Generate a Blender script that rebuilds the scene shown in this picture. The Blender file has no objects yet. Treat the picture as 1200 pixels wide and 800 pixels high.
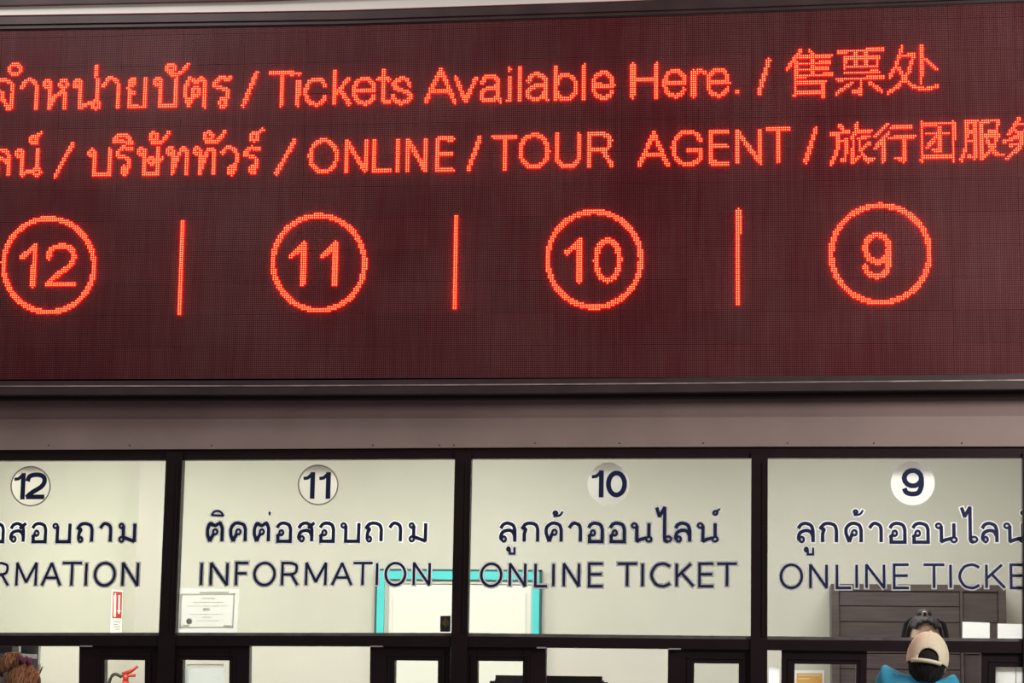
import bpy, bmesh, math, random
import numpy as np
from mathutils import Vector, Matrix

sc = bpy.context.scene
C = sc.collection
R = math.radians

# ---------------------------------------------------------------- camera
FPX = 2600.0                       # focal length in pixels of the 1200x800 frame
YAW, PITCH, ROLL = R(6.6), R(8.75), 0.0125
DIST = FPX / 238.0
HIT = Vector((0, 0, 3.2))
FWD = Vector((-math.sin(YAW) * math.cos(PITCH), math.cos(YAW) * math.cos(PITCH), math.sin(PITCH)))
CAM = HIT - FWD * DIST
_r = FWD.cross(Vector((0, 0, 1))).normalized()
_u = _r.cross(FWD).normalized()
RT = (_r * math.cos(ROLL) + _u * math.sin(ROLL)).normalized()
UP = (_u * math.cos(ROLL) - _r * math.sin(ROLL)).normalized()
cd = bpy.data.cameras.new('camera'); cam = bpy.data.objects.new('camera', cd); C.objects.link(cam)
cd.sensor_width = 36; cd.lens = FPX / 1200 * 36; cd.clip_end = 200
m = Matrix((RT, UP, -FWD)).transposed().to_4x4(); m.translation = CAM
cam.matrix_world = m
sc.camera = cam

# ---------------------------------------------------------------- world, lamps, exposure
sc.view_settings.view_transform = 'Standard'; sc.view_settings.look = 'None'
sc.view_settings.exposure = 0.0; sc.view_settings.gamma = 1.0
w = bpy.data.worlds.new('world'); sc.world = w; w.use_nodes = True
w.node_tree.nodes['Background'].inputs[0].default_value = (1.0, 0.93, 0.9, 1)
w.node_tree.nodes['Background'].inputs[1].default_value = 0.13
sc.cycles.use_denoising = True
sc.cycles.max_bounces = 8
sc.cycles.transparent_max_bounces = 16


def area(name, loc, aim, sx, sy, power, col):
    l = bpy.data.lights.new(name, 'AREA'); l.shape = 'RECTANGLE'; l.size = sx; l.size_y = sy
    l.energy = power; l.color = col
    o = bpy.data.objects.new(name, l); C.objects.link(o); o.location = loc
    o.rotation_euler = (Vector(aim) - Vector(loc)).to_track_quat('-Z', 'Y').to_euler()
    return o


area('hall_lamp', (5.0, -4.0, 4.4), (2.4, 0, 2.7), 1.6, 1.0, 190, (1.0, .93, .89))
area('hall_lamp', (-3.0, -2.6, 6.3), (-1.6, -.15, 4.85), 2.5, .8, 64, (1.0, .96, .93))
area('office_lamp', (-2.9, 1.35, 3.22), (-2.9, 1.5, 0), 1.2, .5, 104, (1.0, .985, .90))
area('office_lamp', (-.5, 1.35, 3.22), (-.5, 1.5, 0), 1.2, .5, 88, (1.0, .975, .92))
area('office_lamp', (1.9, 1.35, 3.22), (1.9, 1.5, 0), 1.2, .5, 68, (1.0, .965, .95))


# ---------------------------------------------------------------- helpers
def P(px, py, Y=0.0):
    """the point at depth Y (facade = 0) that stands where the photograph measures it"""
    d = FWD + RT * ((px - 600) / FPX) + UP * ((400 - py) / FPX)
    return CAM + d * ((Y - CAM.y) / d.y)


def lean(px):                       # how far a true vertical drifts per row at this column
    return (px - 905) / 16900.0


def tag(o, label=None, cat=None, group=None, kind=None):
    for k, v in (('label', label), ('category', cat), ('group', group), ('kind', kind)):
        if v: o[k] = v
    return o


def empty(name, loc, label=None, cat=None, group=None, kind=None):
    o = bpy.data.objects.new(name, None); C.objects.link(o); o.location = loc
    o.empty_display_size = .1
    return tag(o, label, cat, group, kind)


LINKED = []


def link(name, me, mat, parent=None, kind=None):
    """me is in world coordinates; the object's origin stays at its parent's base"""
    o = bpy.data.objects.new(name, me); C.objects.link(o)
    if mat is not None and not me.materials: me.materials.append(mat)
    if parent is not None:
        o.parent = parent
        base = Vector((0, 0, 0)); p = parent
        while p is not None:
            base += p.location; p = p.parent
        o.location = -base
    if kind: o['kind'] = kind
    return o


def recentre(o):
    """put a top-level mesh's origin inside it"""
    me = o.data
    if o.parent or not me.vertices: return o
    c = sum((v.co for v in me.vertices), Vector()) / len(me.vertices)
    me.transform(Matrix.Translation(-c)); o.location = o.location + c
    for ch in o.children: ch.location = ch.location - c
    return o


def bm_mesh(bm, name='m', smooth=False):
    bmesh.ops.recalc_face_normals(bm, faces=bm.faces)
    me = bpy.data.meshes.new(name); bm.to_mesh(me); bm.free()
    if smooth:
        for p in me.polygons: p.use_smooth = True
    return me


def box(bm, a, b):
    x0, x1 = sorted((a[0], b[0])); y0, y1 = sorted((a[1], b[1])); z0, z1 = sorted((a[2], b[2]))
    v = [bm.verts.new(p) for p in ((x0, y0, z0), (x1, y0, z0), (x1, y1, z0), (x0, y1, z0),
                                   (x0, y0, z1), (x1, y0, z1), (x1, y1, z1), (x0, y1, z1))]
    for f in ((0, 1, 5, 4), (1, 2, 6, 5), (2, 3, 7, 6), (3, 0, 4, 7), (4, 5, 6, 7), (3, 2, 1, 0)):
        bm.faces.new([v[i] for i in f])


def boxes(name, lst, mat, parent=None, kind=None, bevel=0):
    bm = bmesh.new()
    for a, b in lst: box(bm, a, b)
    if bevel:
        bmesh.ops.bevel(bm, geom=list(bm.edges), offset=bevel, segments=1, affect='EDGES')
    return link(name, bm_mesh(bm, name), mat, parent, kind)


def strip(bm, top, bot, Yf, Yb, n=36, x0=-190, x1=1425, tilt=0):
    """a long horizontal member with measured upper and lower edges, given front and back depth"""
    xs = [x0 + (x1 - x0) * i / n for i in range(n + 1)]
    tx, ty = zip(*top); bx, by = zip(*bot)

    def ev(x, ax, ay):
        if x < ax[0]: return ay[0] + (ay[1] - ay[0]) / (ax[1] - ax[0]) * (x - ax[0])
        if x > ax[-1]: return ay[-1] + (ay[-1] - ay[-2]) / (ax[-1] - ax[-2]) * (x - ax[-1])
        return float(np.interp(x, ax, ay))
    rows = []
    for x in xs:
        t = P(x, ev(x, tx, ty), Yf + tilt); b = P(x, ev(x, bx, by), Yf)
        rows.append([bm.verts.new(q) for q in (t, b, (b.x, Yb, b.z), (t.x, Yb, t.z))])
    for r0, r1 in zip(rows, rows[1:]):
        for k in range(4):
            bm.faces.new((r0[k], r1[k], r1[(k + 1) % 4], r0[(k + 1) % 4]))
    bm.faces.new(rows[0]); bm.faces.new(rows[-1])


def strips(name, lst, mat, parent=None, kind=None):
    bm = bmesh.new()
    for args in lst: strip(bm, *args[:4], **(args[4] if len(args) > 4 else {}))
    return link(name, bm_mesh(bm, name), mat, parent, kind)


def tube(bm, pts, rad, seg=10, closed=False):
    pts = [Vector(p) for p in pts]
    rads = rad if isinstance(rad, (list, tuple)) else [rad] * len(pts)
    rings = []
    n = len(pts)
    for i, p in enumerate(pts):
        a = pts[(i - 1) % n] if (closed or i) else p
        b = pts[(i + 1) % n] if (closed or i < n - 1) else p
        t = (b - a).normalized()
        ref = Vector((0, 0, 1)) if abs(t.z) < .9 else Vector((0, 1, 0))
        s = t.cross(ref).normalized(); q = s.cross(t)
        rings.append([bm.verts.new(p + (s * math.cos(k * 2 * math.pi / seg) + q * math.sin(k * 2 * math.pi / seg)) * rads[i]) for k in range(seg)])
    for i in range(n if closed else n - 1):
        r0, r1 = rings[i], rings[(i + 1) % n]
        for k in range(seg):
            bm.faces.new((r0[k], r0[(k + 1) % seg], r1[(k + 1) % seg], r1[k]))
    if not closed:
        bm.faces.new(rings[0]); bm.faces.new(list(reversed(rings[-1])))


# ---------------------------------------------------------------- materials
def mat(name, col, rough=.6, metal=0, var=.0, scale=6.0, bump=0.0, bscale=60, spec=.5, emit=None, estr=0, coat=0):
    m = bpy.data.materials.new(name); m.use_nodes = True
    nt = m.node_tree; b = nt.nodes['Principled BSDF']
    b.inputs['Base Color'].default_value = (*col, 1); b.inputs['Roughness'].default_value = rough
    b.inputs['Metallic'].default_value = metal; b.inputs['Specular IOR Level'].default_value = spec
    b.inputs['Coat Weight'].default_value = coat
    if emit:
        b.inputs['Emission Color'].default_value = (*emit, 1); b.inputs['Emission Strength'].default_value = estr
    tc = nt.nodes.new('ShaderNodeTexCoord')
    if var:
        nz = nt.nodes.new('ShaderNodeTexNoise'); nz.inputs['Scale'].default_value = scale; nz.inputs['Detail'].default_value = 6
        nt.links.new(tc.outputs['Object'], nz.inputs['Vector'])
        mr = nt.nodes.new('ShaderNodeMapRange'); mr.inputs[1].default_value = .3; mr.inputs[2].default_value = .7
        mr.inputs[3].default_value = 1 - var; mr.inputs[4].default_value = 1 + var
        nt.links.new(nz.outputs['Fac'], mr.inputs[0])
        mx = nt.nodes.new('ShaderNodeVectorMath'); mx.operation = 'SCALE'; mx.inputs[0].default_value = col
        nt.links.new(mr.outputs[0], mx.inputs['Scale'])
        nt.links.new(mx.outputs[0], b.inputs['Base Color'])
    if bump:
        n2 = nt.nodes.new('ShaderNodeTexNoise'); n2.inputs['Scale'].default_value = bscale; n2.inputs['Detail'].default_value = 4
        nt.links.new(tc.outputs['Object'], n2.inputs['Vector'])
        bp = nt.nodes.new('ShaderNodeBump'); bp.inputs['Strength'].default_value = bump; bp.inputs['Distance'].default_value = .004
        nt.links.new(n2.outputs['Fac'], bp.inputs['Height']); nt.links.new(bp.outputs[0], b.inputs['Normal'])
    return m


def glass_mat():
    m = bpy.data.materials.new('window_glass'); m.use_nodes = True
    nt = m.node_tree; nt.nodes.clear()
    out = nt.nodes.new('ShaderNodeOutputMaterial'); mx = nt.nodes.new('ShaderNodeMixShader')
    tr = nt.nodes.new('ShaderNodeBsdfTransparent'); tr.inputs[0].default_value = (.99, 1, .985, 1)
    gl = nt.nodes.new('ShaderNodeBsdfGlossy'); gl.inputs['Roughness'].default_value = .02
    fr = nt.nodes.new('ShaderNodeFresnel'); fr.inputs['IOR'].default_value = 1.5
    nt.links.new(fr.outputs[0], mx.inputs[0]); nt.links.new(tr.outputs[0], mx.inputs[1]); nt.links.new(gl.outputs[0], mx.inputs[2])
    nt.links.new(mx.outputs[0], out.inputs[0])
    return m


def sheet_mat(name, col, trans=.5, var=0):
    """thin paper or vinyl that lets part of the room light through"""
    m = mat(name, col, .55, var=var)
    nt = m.node_tree; b = nt.nodes['Principled BSDF']; out = nt.nodes['Material Output']
    t = nt.nodes.new('ShaderNodeBsdfTranslucent'); t.inputs[0].default_value = (*col, 1)
    mx = nt.nodes.new('ShaderNodeMixShader'); mx.inputs[0].default_value = trans
    nt.links.new(b.outputs[0], mx.inputs[1]); nt.links.new(t.outputs[0], mx.inputs[2]); nt.links.new(mx.outputs[0], out.inputs[0])
    return m


def screen_mat():
    """red single-colour LED module face: dark mask with a 10 mm grid of lenses, dusty in places"""
    m = bpy.data.materials.new('led_module_face'); m.use_nodes = True
    nt = m.node_tree; b = nt.nodes['Principled BSDF']; N = nt.nodes.new; L = nt.links.new
    tc = N('ShaderNodeTexCoord'); oi = N('ShaderNodeObjectInfo')
    sx = N('ShaderNodeSeparateXYZ'); L(tc.outputs['Object'], sx.inputs[0])

    def math_(op, a, bb=None):
        n = N('ShaderNodeMath'); n.operation = op
        for i, v in enumerate((a, bb)):
            if v is None: continue
            if isinstance(v, (int, float)): n.inputs[i].default_value = v
            else: L(v, n.inputs[i])
        return n.outputs[0]

    def cell(o):
        f = math_('FRACT', math_('MULTIPLY', o, 100.0))
        return math_('ABSOLUTE', math_('SUBTRACT', f, .5))
    cx, cz = cell(sx.outputs[0]), cell(sx.outputs[2])
    d = math_('SQRT', math_('ADD', math_('MULTIPLY', cx, cx), math_('MULTIPLY', cz, cz)))
    lens = math_('LESS_THAN', d, .27)
    gap = math_('MAXIMUM', math_('GREATER_THAN', cx, .40), math_('GREATER_THAN', cz, .40))
    # dust and streaks in hall space (follow the whole board through the object's place)
    gv = N('ShaderNodeNewGeometry')
    nz = N('ShaderNodeTexNoise'); nz.inputs['Scale'].default_value = 1.1; nz.inputs['Detail'].default_value = 5
    L(gv.outputs['Position'], nz.inputs['Vector'])
    mp = N('ShaderNodeMapping'); mp.inputs['Scale'].default_value = (25, 1, 2.2)
    L(gv.outputs['Position'], mp.inputs[0])
    nz2 = N('ShaderNodeTexNoise'); nz2.inputs['Scale'].default_value = 1.6; nz2.inputs['Detail'].default_value = 5
    L(mp.outputs[0], nz2.inputs['Vector'])
    dust = math_('MULTIPLY', math_('ADD', nz.outputs['Fac'], math_('MULTIPLY', nz2.outputs['Fac'], .5)), 1.0)
    mr = N('ShaderNodeMapRange'); mr.inputs[1].default_value = .60; mr.inputs[2].default_value = 1.1; L(dust, mr.inputs[0])
    base = N('ShaderNodeMix'); base.data_type = 'RGBA'
    base.inputs[6].default_value = (.105, .010, .015, 1); base.inputs[7].default_value = (.15, .052, .054, 1)  # red spill of the lit LEDs is put into the mask colour
    L(mr.outputs[0], base.inputs[0])
    # modules differ a little
    hv = N('ShaderNodeMapRange'); hv.inputs[3].default_value = .93; hv.inputs[4].default_value = 1.08
    L(oi.outputs['Random'], hv.inputs[0])
    k = math_('MULTIPLY', hv.outputs[0], math_('SUBTRACT', math_('SUBTRACT', 1.0, math_('MULTIPLY', gap, .72)), math_('MULTIPLY', lens, -.75)))
    sc_ = N('ShaderNodeVectorMath'); sc_.operation = 'SCALE'; L(base.outputs[2], sc_.inputs[0]); L(k, sc_.inputs['Scale'])
    L(sc_.outputs[0], b.inputs['Base Color'])
    b.inputs['Roughness'].default_value = .5
    b.inputs['Specular IOR Level'].default_value = .3
    bp = N('ShaderNodeBump'); bp.inputs['Strength'].default_value = .6; bp.inputs['Distance'].default_value = .003
    L(math_('SUBTRACT', lens, gap), bp.inputs['Height']); L(bp.outputs[0], b.inputs['Normal'])
    return m


def wood_mat(name, col):
    m = mat(name, col, .45)
    nt = m.node_tree; N = nt.nodes.new; L = nt.links.new; b = nt.nodes['Principled BSDF']
    tc = N('ShaderNodeTexCoord'); mp = N('ShaderNodeMapping'); mp.inputs['Scale'].default_value = (2, 8, 40); L(tc.outputs['Object'], mp.inputs[0])
    nz = N('ShaderNodeTexNoise'); nz.inputs['Scale'].default_value = 2; nz.inputs['Detail'].default_value = 8; L(mp.outputs[0], nz.inputs['Vector'])
    cr = N('ShaderNodeValToRGB'); cr.color_ramp.elements[0].position = .35; cr.color_ramp.elements[1].position = .7
    cr.color_ramp.elements[0].color = (*[c * .75 for c in col], 1); cr.color_ramp.elements[1].color = (*[c * 1.25 for c in col], 1)
    L(nz.outputs['Fac'], cr.inputs[0]); L(cr.outputs[0], b.inputs['Base Color'])
    return m


M = dict(
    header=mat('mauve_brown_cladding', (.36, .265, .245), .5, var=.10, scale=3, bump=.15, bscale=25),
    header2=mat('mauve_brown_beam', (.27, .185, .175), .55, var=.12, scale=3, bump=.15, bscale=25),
    frame=mat('dark_brown_aluminium', (.018, .009, .011), .38, spec=.3, var=.15, scale=8),
    bframe=mat('board_frame_metal', (.060, .038, .037), .45, metal=.1, var=.25, scale=5),
    bedge=mat('board_frame_pale_edge', (.42, .33, .31), .4, metal=.2, var=.4, scale=9),
    dark=mat('dark_gap', (.02, .012, .014), .7),
    fascia=mat('pale_fascia_paint', (.86, .82, .76), .5, var=.05, scale=3),
    fasciaedge=mat('white_fascia_edge', (.9, .88, .84), .4),
    beam=mat('dark_roof_beam', (.07, .05, .05), .6, var=.2),
    wall=mat('cream_wall_paint', (.455, .45, .385), .75, var=.03, scale=2.5, bump=.1, bscale=40),
    wall2=mat('greyer_pilaster_paint', (.40, .39, .345), .75, var=.03, scale=2.5),
    ceil=mat('white_ceiling', (.8, .8, .78), .8),
    floor=mat('grey_floor', (.3, .29, .28), .5, var=.1),
    glass=glass_mat(), screen=screen_mat(),
    led=mat('lit_led_tip', (.5, .02, .01), .4, emit=(1.0, .20, .060), estr=6.0),
    ledside=mat('lit_led_body', (.5, .02, .01), .4, emit=(1.0, .0025, .002), estr=18.0),
    navy=mat('navy_vinyl', (.012, .018, .085), .4), white=sheet_mat('white_vinyl', (.96, .96, .98), .75),
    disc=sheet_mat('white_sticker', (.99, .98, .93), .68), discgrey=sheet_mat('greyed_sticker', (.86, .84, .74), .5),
    turq=mat('turquoise_door_frame', (.07, .50, .50), .4, var=.05), turqd=mat('dark_teal_edge', (.01, .07, .07), .5),
    door=mat('white_door_paint', (.62, .63, .56), .5), doorframe=mat('pale_grey_moulding', (.46, .46, .41), .5),
    card=mat('white_card', (.72, .72, .68), .6), certpaper=sheet_mat('certificate_paper', (.97, .98, .95), .52),
    paper=sheet_mat('translucent_white', (.99, .99, .99), .8), print_=sheet_mat('grey_print', (.60, .60, .57), .5), printl=sheet_mat('faint_print', (.80, .80, .75), .5),
    red=mat('red_print', (.40, .02, .02), .5), yellow=mat('yellow_print', (.62, .46, .05), .5), blue=mat('dark_blue_print', (.04, .045, .14), .5),
    orange=mat('ochre_poster', (.62, .34, .07), .5, var=.12, scale=20),
    wood=wood_mat('dark_brown_boards', (.050, .036, .034)), wood2=wood_mat('brown_cupboard_frame', (.056, .041, .037)),
    steel=mat('grey_steel', (.34, .34, .33), .35, metal=.6, var=.1), bead2=mat('sticker_rim', (.40, .38, .33), .6), bead=mat('grey_glazing_bead', (.20, .18, .18), .4, metal=.3, var=.3, scale=14),
    leak=mat('light_leak_strip', (.7, .66, .66), .3, metal=.5), plastic=mat('black_plastic', (.035, .032, .032), .45),
    extred=mat('extinguisher_red', (.42, .035, .02), .4), rubber=mat('black_rubber', (.02, .02, .02), .6), brass=mat('brass', (.6, .4, .15), .3, metal=1),
    skin=mat('skin', (.50, .28, .20), .55, var=.06, scale=20), skin2=mat('tan_skin', (.55, .36, .24), .5, var=.06, scale=20),
    cyan=mat('bright_blue_cotton', (.045, .42, .66), .8, var=.10, scale=12, bump=.3, bscale=90), denim=mat('dark_denim', (.03, .04, .08), .8),
    navyc=mat('navy_cotton', (.03, .07, .15), .8), cap=mat('beige_cap_cotton', (.95, .86, .62), .8, var=.06, scale=16, bump=.3, bscale=120),
    capstrap=mat('black_strap', (.012, .012, .014), .6), plum=mat('plum_cloth', (.20, .05, .12), .8, var=.15), shoe=mat('shoe_leather', (.04, .03, .03), .5),
    counter=mat('grey_stone_counter', (.35, .33, .31), .35, var=.15, scale=20), button=mat('beige_button', (.6, .52, .38), .6),
)


def hair_mat(name, a, bcol):
    m = mat(name, a, .7, spec=.2)
    nt = m.node_tree; N = nt.nodes.new; L = nt.links.new; b = nt.nodes['Principled BSDF']
    tc = N('ShaderNodeTexCoord'); mp = N('ShaderNodeMapping'); mp.inputs['Scale'].default_value = (60, 8, 8); L(tc.outputs['Object'], mp.inputs[0])
    nz = N('ShaderNodeTexNoise'); nz.inputs['Scale'].default_value = 4; nz.inputs['Detail'].default_value = 6; L(mp.outputs[0], nz.inputs['Vector'])
    cr = N('ShaderNodeValToRGB'); cr.color_ramp.elements[0].color = (*a, 1); cr.color_ramp.elements[1].color = (*bcol, 1)
    cr.color_ramp.elements[0].position = .4; cr.color_ramp.elements[1].position = .65
    L(nz.outputs['Fac'], cr.inputs[0]); L(cr.outputs[0], b.inputs['Base Color'])
    bp = N('ShaderNodeBump'); bp.inputs['Strength'].default_value = .6; bp.inputs['Distance'].default_value = .004
    L(nz.outputs['Fac'], bp.inputs['Height']); L(bp.outputs[0], b.inputs['Normal'])
    return m


M['hair_brown'] = hair_mat('auburn_hair', (.13, .05, .025), (.50, .26, .13))
M['hair_black'] = hair_mat('black_hair', (.008, .007, .007), (.028, .023, .022))

# ---------------------------------------------------------------- the setting
YB = 3.0                                            # back wall of the ticket office
XL, XR = P(-260, 600).x, P(1460, 600).x
LEDGE = 1.05
boxes('floor', [((XL - 2, -14, -.1), (XR + 2, YB + .3, 0))], M['floor'], kind='structure')
boxes('ceiling', [((XL, .12, 3.3), (XR, YB + .2, 3.42))], M['ceil'], kind='structure')
boxes('wall_back', [((XL, YB, 0), (XR, YB + .15, 3.3))], M['wall'], kind='structure')
boxes('wall_left', [((XL - .15, .12, 0), (XL, YB + .15, 3.3))], M['wall'], kind='structure')
boxes('wall_right', [((XR, .12, 0), (XR + .15, YB + .15, 3.3))], M['wall'], kind='structure')
zt = P(600, 530).z
boxes('wall_front', [((XL, .06, zt), (XR, .2, 5.6)), ((XL, -.02, 0), (XR, .16, LEDGE - .04)),
                     ((P(1216, 650).x, .0, 0), (XR, .16, zt)), ((XL, .0, 0), (P(-164, 650).x, .16, zt))], M['header2'], kind='structure')
# pilaster on the back wall (its edge shows in the pane of counter 12)
pa, pb = P(162.5, 600, YB - .12).x, P(192, 600, YB - .12).x
boxes('trim_1', [((pa, YB - .12, 0), (pb, YB, 3.3))], M['wall2'], kind='structure')

HB = [(0, 526.8), (300, 525.7), (600, 524), (900, 523), (1200, 522.8)]      # under the cladding
PT = [(0, 539.5), (200, 539), (300, 538.5), (530, 537.5), (870, 536.5), (1200, 536)]   # tops of the panes
PB = [(0, 744.5), (200, 744.5), (540, 745), (700, 747), (880, 749), (1200, 751.5)]
PBT = [(0, 741), (200, 741), (540, 741.3), (700, 743.3), (880, 745), (1200, 748)]
RB = [(0, 756.6), (300, 756.6), (430, 757), (640, 758.5), (782, 760), (920, 761.5), (1150, 764.5), (1200, 765)]
# wide mauve cladding under the board, upper recessed band, lower proud band
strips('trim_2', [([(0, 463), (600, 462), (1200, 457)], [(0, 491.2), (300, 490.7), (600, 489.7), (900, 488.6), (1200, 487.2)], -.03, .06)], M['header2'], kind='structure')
tr3 = strips('trim_3', [([(0, 491.2), (300, 490.7), (600, 489.7), (900, 488.6), (1200, 487.2)], HB, -.05, .06)], M['header'], kind='structure')
for k, px in enumerate((57, 152, 248, 437, 515, 532, 627, 726, 824, 923, 1024, 1127)):     # small fixing screws
    bm = bmesh.new(); c = P(px, 521.5 - (px > 600) * 2.5, -.05)
    bmesh.ops.create_cone(bm, cap_ends=True, segments=8, radius1=.0045, radius2=.003, depth=.006, matrix=Matrix.Translation(c) @ Matrix.Rotation(R(90), 4, 'X'))
    link('screw', bm_mesh(bm), M['dark'], tr3)
# dark aluminium frame: head rail, transom, mullions
strips('trim_4', [(HB, PT, -.03, .02)], M['frame'], kind='structure')
strips('trim_5', [(PB, RB, -.035, .09)], M['frame'], kind='structure')
MUL = [(194.8, 214.0, 186.0, 205.5), (533.2, 552.2, 528.8, 547.9), (880.5, 899.8, 879.7, 899.3), (1198.6, 1219, 1199, 1219)]
bm = bmesh.new()
MX = []


def upright(bm, a, b, a2, b2, y1, y2, Yf, Yb, zlow=None):
    """member between columns a..b at row y1 and a2..b2 at row y2, going on down to zlow"""
    q = [P(a, y1, Yf), P(b, y1, Yf), P(b2, y2, Yf), P(a2, y2, Yf)]
    if zlow is not None:
        for i, j in ((3, 0), (2, 1)):
            t = (q[j].z - zlow) / (q[j].z - q[i].z); n = q[j].lerp(q[i], t); q[i] = n
    v0 = [bm.verts.new(p) for p in q]; v1 = [bm.verts.new((p.x, Yb, p.z)) for p in q]
    bm.faces.new(v0); bm.faces.new(v1)
    for k in range(4): bm.faces.new((v0[k], v0[(k + 1) % 4], v1[(k + 1) % 4], v1[k]))


for i, (a, b, a2, b2) in enumerate(MUL):
    bm = bmesh.new(); y2 = 741 + (i > 1) * 4
    upright(bm, a, b, a2, b2, 530, y2, -.045, .012, LEDGE - .05)
    # narrow raised lip on the right side of each mullion
    upright(bm, b - 6.5, b - 4, b2 - 6.5, b2 - 4, 541, y2, -.052, -.045)
    link('trim_%d' % (6 + i), bm_mesh(bm), M['frame'], kind='structure')
boxes('trim_10', [((XL, -.32, LEDGE - .05), (XR, .35, LEDGE))], M['counter'], kind='structure')

# ---------------------------------------------------------------- windows (glass, bead, sashes)
BAY = [(-160, 194.8, -166, 186), (214, 533.2, 205.5, 528.8), (552.2, 880.5, 547.9, 879.7), (899.8, 1198.6, 899.3, 1199)]
SASH = {0: [(93, 188, 123, 170, 757, 773.3)],
        1: [(203, 292.5, 214.5, 269, 757, 773.6), (434, 528, 463, 513.5, 757, 774)],
        2: [(546, 640, 560, 613, 758.5, 774.6), (783, 880, 813.5, 866, 760, 777.4)],
        3: [(916, 1016, 931.5, 1003.5, 762, 778.3), (1150, 1212, 1167, 1201, 764.5, 781.3)]}
LEAK = {0: [(94, 108, 756.8)], 1: [(434, 448.5, 757)], 2: [(629, 640, 758.6), (783, 798, 760)], 3: []}
for i, (a, b, a2, b2) in enumerate(BAY):
    y2 = 741 + (i > 1) * 4
    wn = empty('window_%d' % (i + 1), P((a + b) / 2, 750), kind='structure')
    bm = bmesh.new(); upright(bm, a - 2, b + 2, a2 - 2, b2 + 2, 537, y2 + 4, -.003, .003)
    link('glass_pane', bm_mesh(bm), M['glass'], wn)
    bm = bmesh.new()
    strip(bm, PBT, PB, -.018, .02, n=6, x0=a2, x1=b2)
    link('glazing_bead', bm_mesh(bm), M['bead'], wn)
    for (s0, s1, p0, p1, yt, yp) in SASH[i]:
        bm = bmesh.new(); Yf, Yb = -.012, .04
        zl = LEDGE; zr = P(p0, yp, Yf).z

        def X(px): return P(px, yt + 8, Yf).x
        for (u0, u1) in ((s0, p0), (p1, s1)):
            upright(bm, u0, u1, u0 - .4, u1 - .4, yt - 2, yt + 30, Yf, Yb, zl)
        q0, q1 = P(p0, yt - 2, Yf), P(p1, yp, Yf)
        box(bm, (X(p0) - .005, Yf, q1.z), (X(p1) + .005, Yb, q0.z))
        box(bm, (X(p0) - .005, Yf, zl), (X(p1) + .005, Yb, zl + .07))
        sash = link('sash_frame', bm_mesh(bm), M['frame'], wn)
        bm = bmesh.new()                                 # raised inner rib beside the pane
        for u in (p0 - 7, p1 + 6):
            upright(bm, u - 1.2, u + 1.2, u - 1.6, u + .8, yp - 5, yp + 25, Yf - .006, Yf, zl)
        qa = P(p0 - 7, yp - 6, Yf).z
        box(bm, (X(p0 - 8), Yf - .006, qa), (X(p1 + 7), Yf, qa + .008))
        link('rib', bm_mesh(bm), M['frame'], sash)
        bm = bmesh.new(); box(bm, (X(p0) - .004, .012, zl + .06), (X(p1) + .004, .016, q1.z + .004))
        link('sash_pane', bm_mesh(bm), M['glass'], sash)
    for (u0, u1, yy) in LEAK[i]:
        aa, bb = P(u0, yy - .8, -.04), P(u1, yy + .9, -.04)
        boxes('track_light_leak', [((aa.x, -.04, bb.z), (bb.x, -.01, aa.z))], M['leak'], wn)  # bright strips stand for light leaking at the sash track ends

# ---------------------------------------------------------------- stroke glyphs
def arc(cx, cy, rx, ry, a0, a1, n=12):
    return [(cx + rx * math.cos(R(a0 + (a1 - a0) * i / n)), cy + ry * math.sin(R(a0 + (a1 - a0) * i / n))) for i in range(n + 1)]


def sm(*pts, n=5):
    """smooth curve through the points"""
    p = [pts[0]] + list(pts) + [pts[-1]]; out = []
    for i in range(1, len(p) - 2):
        for k in range(n):
            t = k / n
            q = []
            for d in (0, 1):
                a, b, c, e = p[i - 1][d], p[i][d], p[i + 1][d], p[i + 2][d]
                q.append(.5 * (2 * b + (c - a) * t + (2 * a - 5 * b + 4 * c - e) * t * t + (3 * b - a - 3 * c + e) * t ** 3))
            out.append(tuple(q))
    out.append(pts[-1]); return out


def ring(cx, cy, r, ry=None): return arc(cx, cy, r, ry or r, 0, 360, 14)


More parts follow.
